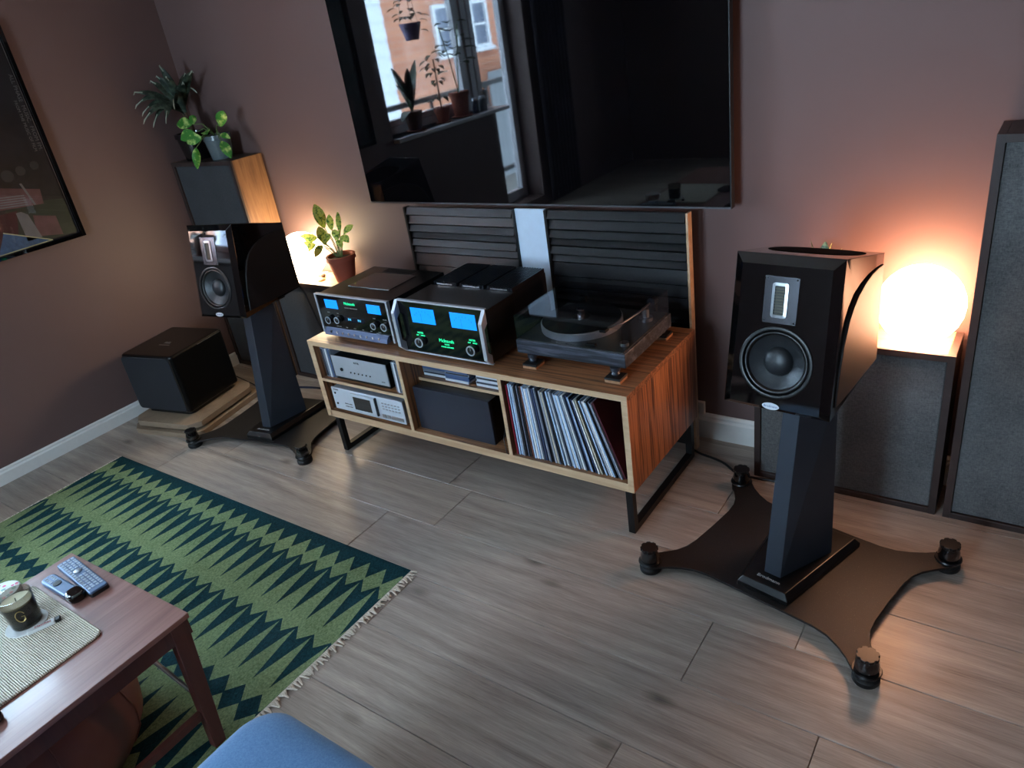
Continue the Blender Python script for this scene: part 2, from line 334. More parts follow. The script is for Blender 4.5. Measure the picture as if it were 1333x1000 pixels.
# ------------------------------------------------------------------ acoustic panels along the back wall
def panel(name, label, x0, x1, h, cloth, topm, sidem, yfr=-.21):
    t = thing(name, label, 'acoustic panel', ((x0+x1)/2, yfr, 0)); w = (x1-x0)/2; d = -yfr-.019
    fw = .022
    for x0, x1 in ((-w, -w+fw), (w-fw, w)):
        o = MB().box(x0, x1, .010, d, 0, h).build('side_board', sidem, t, bevel=.0015); MB().box(x0, x1, .0, .010, 0, h).build('front_edge', m_dkframe, o)
    o = MB().box(-w+fw, w-fw, .010, d, h-fw, h).build('top_board', topm, t, bevel=.0015); MB().box(-w+fw, w-fw, .0, .010, h-fw, h).build('front_edge', m_dkframe, o)
    MB().box(-w+fw, w-fw, .0, d, 0, fw).build('bottom_board', m_dkframe, t, bevel=.0015)
    MB().box(-w+fw+.001, w-fw-.001, .008, d-.002, fw+.001, h-fw-.001).build('cloth_front', cloth, t, bevel=.004)
    return t
panel('acoustic_panel', 'low grey cloth absorber box with wooden top under the orange-lit globe lamp', .246, .869, .604, m_grey_cloth, m_pine_x, m_dkframe)
panel('acoustic_panel', 'tall grey cloth absorber in dark frame at the right edge', .892, 1.50, 1.267, m_grey_cloth, m_dkframe, m_dkframe)
panel('acoustic_panel', 'low charcoal absorber box with pale wooden top behind the left speaker', -2.492, -1.868, .604, m_char_cloth, m_pine_x, m_dkframe)
panel('acoustic_panel', 'tall charcoal absorber with pine side boards standing in the room corner', -3.062, -2.502, 1.262, m_char_cloth, m_dkframe, m_pine, yfr=-.22)

# globe lamps
def globe(label, x, y, z, mat):
    t = thing('globe_lamp', label, 'lamp', (x, y, z)); r = .128
    MB().lathe([(r*math.sin(R_(a)), r-.002-r*math.cos(R_(a))*1.0) for a in (14, 20, 28, 38, 50, 62, 75, 90, 105, 118, 130, 142, 152, 162, 170, 176)], 40).build('shade', mat, t, smooth=60)
    MB().lathe([(.036, 0), (.036, .006), (.03, .008)], 24).build('base', m_white, t)
    b = MB(); b.tube([(0, .03, .004), (.03, .06, .004), (.06, .09, .004)], .003, 6); b.build('cord', m_white, t)
globe('glowing white globe lamp on the low grey panel against the orange wall', .745, -.118, .604, m_globeR)
globe('glowing white globe lamp half hidden behind the left speaker', -2.255, -.125, .604, m_globeL)

# ------------------------------------------------------------------ television
tv = thing('television', 'large black flat television hung on the back wall', 'television', ((-1.677+.120)/2, -.08, 1.0155))
hw = 1.797/2; th = 1.035
MB().box(-hw, hw, .004, .034, 0, th).build('housing', m_satin, tv, bevel=.003)
sc = NT('black_glass_screen'); m_screen = sc.set((.0015, .0015, .002), .025, 0, .5)
MB().box(-hw+.004, hw-.004, -.001, .004, .008, th-.004).build('screen', m_screen, tv)
MB().box(-hw+.002, hw-.002, -.002, .003, .0, .006).build('bottom_trim', plain('dark_silver_trim', (110, 112, 118), .3, .9), tv)
MB().box(hw-.003, hw+.001, -.001, .03, .0, th).build('side_trim', m_blackm, tv)
MB().box(-.35, .35, .034, .079, .3, .75).build('wall_mount', m_blackm, tv)

# ribbed diffusers standing behind the sideboard, pale board between
def diffuser(label, x0, x1, ztop, bare):
    t = thing('ribbed_diffuser', label, 'acoustic panel', ((x0+x1)/2, -.088, 0)); w = (x1-x0)/2
    MB().box(-w+.012, w-.012, -.006, .0, .0, ztop-.004).build('back_board', m_satin, t)
    MB().box(-w, -w+.012, -.034, .0, 0, ztop).build('side_board', m_satin, t); MB().box(w-.009, w, -.034, .0, 0, ztop).build('side_board', bare, t)
    zs = [ztop]
    for h in (.04, .043, .036, .032, .036, .034, .062, .05, .05, .06, .05, .06): zs.append(zs[-1]-h)
    for k in range(len(zs)-1):
        z1_, z0_ = zs[k]-.002, zs[k+1]+.001; dp = (.026, .020, .024, .018, .026, .02, .024, .022)[k % 8]
        MB().prism([(-.006, z0_), (-dp, z0_), (-dp-.010, z0_+.006), (-dp+.004, z1_), (-.006, z1_)], -w+.013, w-.013, 'x').build('slat', plain('blue_black_slat', (6, 8, 12), .33, 0, .28), t)
diffuser('black ribbed diffuser panel behind the two amplifiers', -1.43, -.80, 1.008, m_satin)
diffuser('black ribbed diffuser panel with bare wood edge behind the turntable', -.648, -.026, 1.008, m_edge)
wb = MB().box(-.798, -.650, -.112, -.100, .0, 1.010).build('white_board', plain('pale_blue_white_board', (206, 226, 246), .5)); tag(wb, 'pale bluish white board showing between the two ribbed panels', 'board')

# ------------------------------------------------------------------ sideboard
SX, SY0, SY1, Z0, Z1 = -1.586, -.729, -.162, .189, .575
sb = thing('sideboard', 'striped zebrano media sideboard with open cubbies on black frame legs', 'sideboard', (0, 0, 0)); T = .022
def edge_strip(par, x0, x1, z0, z1): MB().box(x0, x1, SY0-.0015, SY0+.001, z0, z1).build('edge_band', m_edge, par)
o = MB().box(SX, 0, SY0, SY1, Z1-T, Z1).build('top', m_zebra_x, sb, bevel=.0008); edge_strip(o, SX, 0, Z1-T, Z1)
o = MB().box(SX+T, -T, SY0, SY1, Z0, Z0+.034).build('bottom', m_zebra_x, sb); edge_strip(o, SX+T, -T, Z0, Z0+.034)
for x0, x1 in ((SX, SX+T+.008), (-T, 0)):
    o = MB().box(x0, x1, SY0, SY1, Z0, Z1-T).build('side', m_zebra_z, sb, bevel=.0008); edge_strip(o, x0, x1, Z0, Z1-T)
for x0, x1 in ((-1.047, -1.031), (-.532, -.517)):
    o = MB().box(x0, x1, SY0+.002, SY1-.012, Z0+.034, Z1-T).build('divider', m_zebra_z, sb); edge_strip(o, x0, x1, Z0+.034, Z1-T)
o = MB().box(SX+T+.008, -1.047, SY0+.004, SY1-.012, .377, .390).build('shelf', m_zebra_x, sb); edge_strip(o, SX+T+.008, -1.047, .377, .390)
o = MB().box(-1.031, -.532, SY0+.093, SY1-.012, .422, .435).build('shelf', m_zebra_x, sb); MB().box(-1.031, -.532, SY0+.091, SY0+.093, .422, .435).build('edge_band', m_edge, o)
MB().box(SX+T, -T, SY1-.012, SY1, Z0+.034, Z1-T).build('back', m_zebra_x, sb)
for x in (SX+.045, -.028):
    b = MB(); a = .013
    b.box(x-a, x+a, SY0+.008, SY0+.034, 0, Z0); b.box(x-a, x+a, SY1-.034, SY1-.008, 0, Z0); b.box(x-a, x+a, SY0+.034, SY1-.034, 0, .026); b.box(x-a, x+a, SY0+.034, SY1-.034, Z0-.02, Z0)
    b.build('leg_frame', m_blackm, sb)

# records
LP = {'crimson': (150, 24, 52), 'pale blue': (172, 198, 236), 'white': (226, 232, 240), 'black': (26, 27, 32), 'slate grey': (84, 92, 108), 'dark blue': (44, 58, 92), 'cream': (196, 188, 168), 'rust brown': (104, 62, 52), 'grey': (152, 160, 174)}
seq = ['crimson', 'pale blue', 'pale blue', 'grey', 'black', 'slate grey', 'black', 'rust brown', 'pale blue', 'white', 'pale blue', 'white', 'slate grey', 'dark blue', 'grey', 'slate grey', 'black', 'grey', 'cream', 'slate grey', 'black', 'pale blue', 'white', 'slate grey', 'grey', 'pale blue', 'white', 'pale blue', 'grey', 'white', 'slate grey', 'dark blue', 'pale blue', 'black', 'dark blue', 'white', 'cream', 'black', 'pale blue', 'grey', 'white', 'pale blue', 'black', 'slate grey', 'grey', 'grey']
n = len(seq); zb = Z0+.0345; yl = SY0+.012
def lp_mat(c):
    key = 'record_sleeve_'+c.replace(' ', '_')
    if key in MC: return MC[key]
    t = NT(key); a = t.noise(t.coord(scale=(1, 1, 1), rnd=9), 60, 4, .75); k = lin(LP[c])
    MC[key] = t.set(t.mix(a, tuple(x*.55 for x in k), tuple(min(1, x*1.3) for x in k)), .5); return MC[key]
pitch = (-.035+.505)/n
for i, c in enumerate(seq):
    u = i/(n-1); lean = R_(1.0+18.5*u**1.2); x = -.505+pitch*i; tk = random.uniform(.55, .8)*pitch*math.cos(lean)
    if c in ('crimson', 'black'): tk *= .8
    t = MB().box(0, tk, 0, .312, 0, .305+random.uniform(-.006, .004)).build('record_sleeve', lp_mat(c) if i < n-1 else plain('maroon_record_sleeve', (74, 22, 34), .45), bevel=.0006, seg=1)
    t.location = (x, yl+random.uniform(0, .008), zb); t.rotation_euler = (0, -lean, 0)
    lab = f'{c} spined record sleeve, {ordinal(i)} from the left in the cubby' if i < n-1 else 'dark maroon record sleeve, last on the right of the row'
    tag(t, lab, 'record', 'record sleeves in the sideboard')

# CDs
m_cdclear = plain('clear_cd_case', (150, 158, 172), .15); cdc = [plain('cd_dark', (30, 34, 44), .3), plain('cd_white', (206, 212, 220), .3), plain('cd_blue', (70, 92, 130), .3), plain('cd_grey', (112, 118, 128), .3)]
def cd(loc, rot, mat, label, group, lx=.142, ly=.124):
    t = thing('cd_case', label, 'compact disc', loc, 0, group); t.rotation_euler = rot
    MB().box(0, lx, 0, ly, 0, .0102).build('case', m_cdclear if mat is cdc[0] else mat, t, bevel=.0006, seg=1); MB().box(.004, lx-.004, -.0004, .0, .002, .0085).build('spine_insert', mat, t)
for i in range(6):       # upright: spine to the front
    cd((-1.548+i*.0112+.0102, SY0+.02+random.uniform(0, .008), .3905), (0, R_(-90), 0), cdc[(0, 0, 3, 1, 2, 0)[i]], f'upright compact disc case, {ordinal(i)} from the left end of the upper cubby', 'discs beside the silver tuner')
for i in range(4):
    cd((-1.099+i*.0112+.0102, SY0+.01+random.uniform(0, .006), .3905), (0, R_(-90), 0), cdc[(3, 1, 0, 1)[i]], f'upright compact disc case, {ordinal(i)} in the group against the divider', 'discs right of the silver tuner')
for s_, (xx, cols) in enumerate(((-1.026, (1, 0, 3, 2, 0)), (-.893, (1, 2, 2, 0, 2)), (-.732, (1, 0, 1, 0, 1)))):
    for k in range(5):
        cd((xx+random.uniform(-.004, .004), SY0+.106+(.012, .0, .004)[s_], .4355+k*.0104), (0, 0, R_(random.uniform(-1, 1))), cdc[cols[k]], f'flat compact disc case, {ordinal(k)} from the bottom of the {("left", "middle", "right")[s_]} pile on the narrow shelf', 'disc piles on the narrow shelf', .124, .142)

# slim silver-fronted component
t = thing('stereo_component', 'slim silver fronted stereo component between the upright discs', 'hi-fi unit', (-1.3, SY0+.012, .390))
MB().box(-.165, .165, .006, .26, .006, .118).build('case', m_black, t, bevel=.002); MB().box(-.168, .168, 0, .006, .02, .122).build('front_panel', m_alu, t, bevel=.001)
for dx in (-.14, .14): MB().lathe([(.012, 0), (.012, .006)], 12, (dx, .03, 0)).build('foot', m_rubber, t); MB().lathe([(.012, 0), (.012, .006)], 12, (dx, .22, 0)).build('foot', m_rubber, t)
K = Matrix.Rotation(R_(90), 4, 'X')
MB(Matrix.Translation((-.115, .0, .06)) @ K).lathe([(.008, 0), (.008, .004)], 14).build('power_button', m_ink, t)
for k in range(6): MB(Matrix.Translation((-.06+k*.024, 0, .052)) @ K).lathe([(.0035, 0), (.0035, .002)], 10).build('indicator', m_ink, t)
text('maker_lettering', 'ROTEL', .011, m_ink, t, face(-.01, -.0006, .104)); text('model_lettering', 'RC-990', .006, m_ink, t, face(.135, -.0006, .036))
# silver disc player
t = thing('disc_player', 'silver disc player with dark display in the lower left cubby', 'hi-fi unit', (-1.302, SY0+.008, Z0+.034))
MB().box(-.218, .218, .008, .3, .010, .122).build('case', m_alu, t, bevel=.003); MB().box(-.222, .222, 0, .008, .012, .124).build('front_panel', plain('silver_white_panel', (208, 218, 228), .4, .3), t, bevel=.002)
for dx in (-.17, .17):
    for dy in (.04, .26): MB().lathe([(.02, 0), (.02, .010)], 14, (dx, dy, 0)).build('foot', m_rubber, t)
o = MB().box(-.09, .06, -.012, 0, .028, .116).build('display_frame', plain('silver_white_panel', (208, 218, 228), .4, .3), t, bevel=.003); MB().box(-.072, .036, -.0125, -.0119, .040, .104).build('display', m_gloss, o)
MB().box(.06, .066, -.010, 0, .028, .116).build('display_edge', m_ink, t)
for r_ in range(3):
    for k in range(6): MB().box(.095+k*.019, .106+k*.019, -.002, 0, .094-r_*.014, .099-r_*.014).build('key', m_silver, t)
for k, (a, w) in enumerate(((.085, .022), (.112, .022), (.14, .07))): MB().box(a, a+w, -.003, 0, .024, .042).build('transport_key', m_silver, t, bevel=.001)
for p in ((-.2, .096), (-.2, .042)): MB(Matrix.Translation((p[0], 0, p[1])) @ K).lathe([(.005, 0), (.005, .003)], 12).build('button', m_ink, t)
o = text('maker_lettering', 'PIONEER', .008, m_ink, t, face(-.19, -.0006, .114)); text('legend_lettering', 'DIGITAL AUDIO', .007, m_ink, t, face(-.125, -.0006, .050)); text('legend_lettering', 'COMPACT DISC', .007, m_ink, t, face(-.125, -.0006, .036))
# black box in the middle cubby
t = thing('black_box', 'plain black slab fronted box filling the middle cubby', 'box', (-.822, SY0+.032, Z0+.034))
MB().box(-.198, .198, .0, .018, .0, .198).build('front_board', plain('blue_black_board', (30, 36, 48), .4, 0, .5, 0, .25, 9), t, bevel=.0015); MB().box(-.196, .196, .018, .3, .0, .196).build('body', m_satin, t)
b = MB(); b.tube([(-.555, SY0+.03, .32), (-.56, SY0+.012, .28), (-.552, SY0+.006, .245), (-.545, SY0+.0, .2265), (-.536, SY0-.004, .2265)], .0022, 6); tag(b.build('thin_cable', m_black, smooth=60), 'thin black wire dangling beside the box in the middle cubby', 'cable')

# ------------------------------------------------------------------ amplifiers
def knob(par, x, z, r, y, name='knob'):
    k = MB(Matrix.Translation((x, y, z)) @ K); k.lathe([(r, 0), (r*.95, .016), (r*.8, .017)], 24); k = k.build(name, m_black, par, smooth=40)
    q = MB(Matrix.Translation((x, y, z)) @ K); prof = [(r*1.02, .0155), (r*1.02, .0185), (r*.78, .0185), (r*.78, .0155)]; q.lathe(prof+[prof[0]], 28, caps=False); q.build('bezel_ring', m_alu, k, smooth=40)
    MB(Matrix.Translation((x, y, z)) @ K).box(-r*.08, r*.08, 0, r*.8, .0165, .0180).build('pointer', m_silver, k)
m_face = plain('black_glass_front', (6, 7, 8), .06, 0, .5, .5)
# integrated preamplifier
t = thing('preamplifier', 'wide black glass fronted preamplifier with two small blue meters at the left', 'amplifier', (-1.328, -.65, Z1)); hw = .222; zt = .198
MB().box(-hw+.006, hw-.006, .012, .375, .014, zt-.006).build('case', m_satin, t, bevel=.002)
MB().box(-hw+.010, hw-.010, 0, .012, .04, zt-.006).build('front_glass', m_face, t)
fr = MB(); fr.box(-hw, -hw+.010, -.004, .014, .012, zt); fr.box(hw-.010, hw, -.004, .014, .012, zt); fr.box(-hw+.01, hw-.01, -.002, .014, zt-.006, zt); fr.build('aluminium_frame', m_alu, t, bevel=.001)
MB().prism([(-.022, .014), (0, .014), (0, .042), (-.006, .042), (-.018, .030)], -hw+.03, hw-.03, 'x').build('button_ledge', plain('slate_blue_ledge', (92, 102, 128), .4, .5), t)
for k in range(9): MB().box(-.155+k*.037, -.146+k*.037, -.0205, -.010, .024, .034).build('push_button', m_chrome if k else m_ink, t)
for dx in (-.17, .17):
    for dy in (.05, .32): MB().lathe([(.02, 0), (.02, .014)], 14, (dx, dy, 0)).build('foot', m_rubber, t)
for x0 in (-.165, .095): MB().box(x0, x0+.078, -.001, .0005, .135, .175).build('meter', m_meter, t, label='glowing blue meter window')
for x_, z_ in ((-.155, .082), (-.098, .087), (.125, .084), (.187, .086)): knob(t, x_, z_, .017 if abs(x_) > .14 else .015, 0)
MB().box(-.06, .06, -.0012, .0005, .082, .102).build('display', plain('dark_blue_display', (14, 22, 44), .2), t)
text('display_digits', 'FM          PH', .015, m_lcd, t, face(0, -.0016, .092)); text('maker_lettering', 'McIntosh', .018, m_text_g, t, face(-.008, -.0012, .166)); text('model_lettering', 'MAC6700 STEREO RECEIVER', .0062, m_ltext, t, face(-.005, -.0012, .146))
for x_, s_ in ((-.155, 'INPUT'), (-.098, 'TRIM'), (.125, 'TONE'), (.187, 'VOLUME')): text('legend_lettering', s_, .0055, m_ltext, t, face(x_, -.0012, .114))
for k, s_ in enumerate(('HEADPHONES', 'TONE', 'OUTPUT', 'TAPE', 'MUTE', 'POWER')): text('legend_lettering', s_, .0045, m_ltext, t, face(-.11+k*.05, -.0012, .052))
MB().box(-.13, .12, .12, .3, zt-.006, zt-.003).build('top_window', plain('smoked_top_glass', (30, 34, 34), .08, 0, .5, .3), t, bevel=.001)
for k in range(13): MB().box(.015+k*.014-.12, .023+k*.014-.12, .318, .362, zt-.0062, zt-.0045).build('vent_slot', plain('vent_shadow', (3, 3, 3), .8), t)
# power amplifier
t = thing('power_amplifier', 'black power amplifier with silver handles and two large blue meters', 'amplifier', (-.7875, -.692, Z1)); hw = .2225; zt = .236
MB().box(-hw+.012, hw-.012, .012, .20, .014, zt-.02).build('case', m_satin, t, bevel=.002)
MB().box(-hw+.004, hw-.004, 0, .012, .016, zt-.004).build('front_glass', m_face, t)
fr = MB(); fr.box(-hw+.004, hw-.004, -.002, .014, zt-.006, zt); fr.box(-hw+.004, hw-.004, -.002, .012, .012, .018); fr.build('aluminium_trim', m_alu, t, bevel=.001)
for dx in (-.17, .17):
    for dy in (.05, .36): MB().lathe([(.02, 0), (.02, .014)], 14, (dx, dy, 0)).build('foot', m_rubber, t)
MB().box(-hw+.015, hw-.015, .20, .44, .014, .12).build('chassis', m_satin, t, bevel=.002)
for k in range(3):
    x0 = -.2+k*.137; b = MB()
    b.box(x0, x0+.126, .21, .44, .12, zt-.018)
    for q in range(10): b.box(x0+.003+q*.0125, x0+.0105+q*.0125, .21, .44, zt-.018, zt-.001)
    b.build('heatsink', plain('blue_black_heatsink', (24, 27, 34), .4, .3), t); MB().box(x0+.02, x0+.1, .2085, .2102, zt-.012, zt-.007).build('heatsink_label', m_silver, t)
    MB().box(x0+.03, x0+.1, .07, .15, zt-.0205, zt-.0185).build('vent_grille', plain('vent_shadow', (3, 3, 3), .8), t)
MB().box(-hw+.012, hw-.012, .012, .205, zt-.02, zt-.014).build('top_plate', m_satin, t)
for sx_ in (-1, 1):
    h = MB(); xo = sx_*(hw-.006); prof = [(-.0, .012), (-.034, .045), (-.034, zt-.045), (0, zt), (-.0, zt-.055), (-.02, zt-.072), (-.02, .072), (0, .055)]
    h.prism([(a-.001, b_) for a, b_ in prof], xo-.008, xo+.008, 'x'); h.build('handle', m_alu, t, bevel=.0012)
for x0 in (-.15, .05): 
    o = MB().box(x0, x0+.12, -.001, .0005, .146, .208).build('meter', m_meter, t, label='large glowing blue power meter')
    b = MB()
    for k in range(7):
        a = R_(150-20*k); b.box(x0+.06+.075*math.cos(a)*.62-.0006, x0+.06+.075*math.cos(a)*.62+.0006, -.0014, -.0009, .158+.034*math.sin(a), .164+.034*math.sin(a))
    b.box(x0+.05, x0+.0508, -.0014, -.0009, .15, .186); b.build('meter_scale', m_ink, o)
for x_ in (-.125, .135):
    knob(t, x_, .066, .020, 0)
    text('legend_lettering', 'METER', .010, m_text_g, t, face(x_+.004, -.0012, .103)); text('legend_lettering', 'OFF    HOLD', .008, m_text_g, t, face(x_+.003, -.0012, .092))
text('maker_lettering', 'McIntosh', .020, m_text_g, t, face(.008, -.0012, .083)); text('model_lettering', 'MC302', .008, m_text_g, t, face(.008, -.0012, .068)); text('model_lettering', 'POWER AMPLIFIER', .0075, m_text_g, t, face(.008, -.0012, .057))

# ------------------------------------------------------------------ turntable on four pads
pads = ((-.43, -.628), (-.088, -.632), (-.085, -.262), (-.45, -.272))
padl = ('front left', 'front right', 'rear right', 'rear left')
for (px, py), pn in zip(pads, padl):
    t = thing('isolation_pad', f'small square cork and black pad under the {pn} turntable foot', 'pad', (px, py, Z1), 0, 'pads under the turntable')
    MB().box(-.03, .03, -.028, .028, 0, .010).build('cork_layer', plain('cork', (150, 112, 84), .9, 0, .2, 0, .3, 120), t, bevel=.001); MB().box(-.03, .03, -.028, .028, .010, .018).build('rubber_layer', m_rubber, t, bevel=.001)
tt = thing('turntable', 'black ash turntable under a smoked acrylic dust cover', 'turntable', (-.268, -.452, Z1+.018)); dz = .032
for px, py in pads: MB().lathe([(.010, 0), (.016, .008), (.012, .016), (.018, .020), (.018, dz+.002)], 16, (px+.268, py+.452, 0)).build('foot', m_steel, tt, smooth=50)
MB().box(-.222, .222, -.183, .19, dz, dz+.052).build('plinth', m_ash, tt, bevel=.002)
MB().box(-.214, .214, -.176, .183, dz+.052, dz+.055).build('deck_plate', plain('grey_deck_plate', (74, 76, 74), .4, .3), tt)
pc = (-.045, .0); zd = dz+.055
o = MB().lathe([(.152, 0), (.152, .024), (.148, .027)], 56, (pc[0], pc[1], zd)).build('platter', plain('bright_platter_rim', (198, 202, 208), .28, .7), tt, smooth=40)
MB().lathe([(.147, .027), (.147, .030), (.05, .0305), (.0, .0305)], 48, (pc[0], pc[1], zd)).build('record_mat', m_rubber, o, smooth=40)
w_ = MB().lathe([(.034, .031), (.034, .034), (.015, .035), (.015, .062), (.012, .064)], 28, (pc[0], pc[1], zd)).build('record_clamp', m_chrome, tt, smooth=40)
a_ = MB().lathe([(.026, 0), (.026, .012), (.014, .013), (.014, .045)], 24, (.165, .10, zd)).build('tonearm_base', m_silver, tt, smooth=40)
b = MB(); b.tube([(.165, .14, zd+.05), (.165, .05, zd+.05), (.15, -.05, zd+.048), (.115, -.095, zd+.044)], .004, 8); b.build('tonearm', m_silver, tt, smooth=60)
MB().box(.095, .12, -.12, -.09, zd+.036, zd+.046).build('headshell', m_black, tt, bevel=.002)
MB(Matrix.Translation((.165, .15, zd+.05)) @ Matrix.Rotation(R_(-90), 4, 'X')).lathe([(.016, 0), (.016, .03)], 18).build('counterweight', m_steel, tt, smooth=40)
MB().box(.06, .10, -.165, -.15, zd, zd+.010).build('speed_lever', m_black, tt, bevel=.002)
MB().lathe([(.016, 0), (.016, .012)], 20, (.19, -.12, zd)).build('cueing_knob', m_silver, tt)
text('deck_lettering', 'THORENS', .008, m_ink, tt, Matrix.Translation((.0, -.168, zd+.0006)))
cv = MB(); x0, x1, y0, y1, za, zb_ = -.219, .216, -.180, .186, zd+.0, zd+.088; tk = .0035
for a in ((x0, x1, y0, y0+tk, za, zb_), (x0, x1, y1-tk, y1, za, zb_), (x0, x0+tk, y0+tk, y1-tk, za, zb_), (x1-tk, x1, y0+tk, y1-tk, za, zb_), (x0, x1, y0, y1, zb_, zb_+tk)): cv.box(*a)
cv.build('dust_cover', m_smoke, tt)
for dx in (-.15, .15): MB().box(dx-.015, dx+.015, .184, .2, dz+.03, zd+.03).build('hinge', m_black, tt)

# ------------------------------------------------------------------ loudspeakers
ZT, ZB, YT, YB, HT, HB, HK, YK, ZKT, ZKB = 1.092, .677, -.079, -.162, .140, .146, .147, .217, 1.013, .688
tilt = math.atan2(YT-YB, ZT-ZB)
def baf(z, out=0.0, x=0.0):
    y = YB+(z-ZB)*(YT-YB)/(ZT-ZB); c, s = math.cos(tilt), math.sin(tilt)
    return Matrix(((1, 0, 0, x), (0, s, -c, y-(.015+out)*c), (0, c, s, z+(.015+out)*s), (0, 0, 0, 1)))
def speaker(label, loc, rz):
    t = thing('loudspeaker', label, 'loudspeaker', (loc[0], loc[1], ZB), rz); D = Matrix.Translation((0, 0, -ZB))
    c, s = math.cos(tilt)*.015, math.sin(tilt)*.015
    A = [(-HB, YB, ZB), (HB, YB, ZB), (HT, YT, ZT), (-HT, YT, ZT)]
    i1, i2, i3 = .024, .026, .012
    ty = lambda z: YB+(z-ZB)*(YT-YB)/(ZT-ZB)
    I = [(-HB+i1, ty(ZB+i3)-c, ZB+i3+s), (HB-i1, ty(ZB+i3)-c, ZB+i3+s), (HT-i1, ty(ZT-i2)-c, ZT-i2+s), (-HT+i1, ty(ZT-i2)-c, ZT-i2+s)]
    Bk = [(-HK, YK, ZKB), (HK, YK, ZKB), (HK, YK, ZKT), (-HK, YK, ZKT)]
    zw = .812; q = -.005; Bw = baf(zw, 0, q); NB = 64
    loc = [Bw.inverted() @ Vector(p) for p in I]; angs = sorted([2*math.pi*k/NB for k in range(NB)]+[math.atan2(p.y, p.x) % (2*math.pi) for p in loc])
    ring0, ring1, ring2 = [], [], []
    for a in angs:
        best = None; dx, dy = math.cos(a), math.sin(a)
        for i in range(4):
            p, r_ = loc[i], loc[(i+1) % 4]; ex, ey = r_.x-p.x, r_.y-p.y; den = dx*ey-dy*ex
            if abs(den) < 1e-12: continue
            tt_ = (p.x*ey-p.y*ex)/den; uu = (p.x*dy-p.y*dx)/den
            if tt_ > 0 and -1e-6 <= uu <= 1+1e-6 and (best is None or tt_ < best): best = tt_
        ring0.append(tuple(Bw @ Vector((dx*best, dy*best, 0)))); ring1.append(tuple(Bw @ Vector((dx*.093, dy*.093, 0)))); ring2.append(tuple(Bw @ Vector((dx*.093, dy*.093, -.035))))
    cb = MB(D); cb.loft([Bk, A, I], caps=False); cb.add(Bk, [(3, 2, 1, 0)]); cb.loft([ring0, ring1, ring2], caps=False); cb.add(ring2, [tuple(range(len(ring2)))])
    cb.build('cabinet', m_gloss, t, bevel=.0015, seg=2)
    # curved side cheeks
    poly = [(-.131, .703), (-.115, .787), (-.092, .861), (-.061, .919), (-.03, .948), (.008, .969), (.055, .983), (.109, .990), (.16, .989), (.21, .984), (.213, .692), (.0, .697)]
    for sx in (-1, 1):
        MB(D).prism(poly, sx*.136, sx*.1502, 'x').build('side_cheek', m_speck, t, bevel=.002)
    # flat black oval painting the dark of a recess in the sloping top
    m_ = (ZKT-ZT)/(YK-YT); P = []
    for k in range(40):
        a = 2*math.pi*k/40; ca, sa = math.cos(a), math.sin(a); P.append((.124*abs(ca)**.75*(1 if ca > 0 else -1), .112+.096*abs(sa)**.8*(1 if sa > 0 else -1)))
    b = MB(D); b.loft([[(x, y, ZT+m_*(y-YT)+.0006) for x, y in P], [(x*.99, .112+(y-.112)*.985, ZT+m_*(y-YT)+.0012) for x, y in P]]); b.build('top_recess', plain('black_recess_shade', (3, 3, 3), .95, 0, .1), t)
    # ribbon tweeter
    zc = .978
    Bm = lambda z, out=0, x=0: D @ baf(z, out, x)
    b = MB(Bm(zc, .0, -.006)); b.prism(rrect(-.045, .045, -.062, .062, .003, 2), 0, .002); o = b.build('tweeter_plate', plain('satin_metal_plate', (112, 114, 120), .16, 1), t, bevel=.0005)
    for sx in (-.039, .039):
        for sz in (-.056, .056): MB(Bm(zc, .002, -.006)).lathe([(.0028, 0), (.002, .0012)], 8, (sx, sz, 0)).build('screw', m_black, o)
    b = MB(Bm(zc, .002, -.008)); outer = rrect(-.021, .021, -.046, .046, .007, 4); inner = rrect(-.0135, .0135, -.0385, .0385, .003, 4)
    b.loft([[(x, y, 0) for x, y in outer], [(x, y, .003) for x, y in outer], [(x, y, .004) for x, y in inner], [(x, y, 0) for x, y in inner]], caps=False); b.build('ribbon_frame', m_silver, t, smooth=40)
    MB(Bm(zc, .002, -.008)).box(-.0135, .0135, -.0385, .0385, -.001, .0003).build('ribbon', plain('ribbon_foil', (64, 62, 52), .35, .7), t)
    for k in range(10): MB(Bm(zc, .002, -.008)).box(-.0135, .0135, -.036+k*.0077, -.033+k*.0077, .0003, .0022).build('ribbon_bar', m_black, t)
    # woofer
    b = MB(Bm(zw, 0, q)); pr = [(.099, 0), (.099, .003), (.095, .0045), (.090, .003), (.088, -.006)]; b.lathe(pr, 56, caps=False); b.build('woofer_ring', m_satin, t, smooth=50)
    b = MB(Bm(zw, 0, q)); b.lathe([(.0885, -.006), (.086, -.001), (.082, .0005), (.078, -.002), (.075, -.007)], 56, caps=False); b.build('woofer_surround', plain('soft_rubber', (12, 12, 13), .3), t, smooth=70)
    b = MB(Bm(zw, 0, q)); b.lathe([(.0755, -.0065), (.068, -.0105), (.055, -.016), (.040, -.022)], 56, caps=False); b.build('woofer_cone', m_cone, t, smooth=70)
    b = MB(Bm(zw, 0, q)); b.lathe([(.0405, -.0222), (.038, -.016), (.032, -.0105), (.024, -.007), (.014, -.0048), (.005, -.004), (.0005, -.0038)], 40); b.build('dust_cap', m_cone, t, smooth=70)
    b = MB(Bm(.693, 0, -.006)); E_ = [(.0235*math.cos(2*math.pi*k/32), .0095*math.sin(2*math.pi*k/32)) for k in range(32)]; b.prism(E_, 0, .002); o = b.build('oval_badge', plain('silver_white_badge', (200, 206, 214), .35, .3), t)
    text('badge_lettering', 'Brodmann', .009, plain('blue_badge_ink', (50, 74, 130), .5), o, D @ baf(.693, .0022, -.006), .0002)
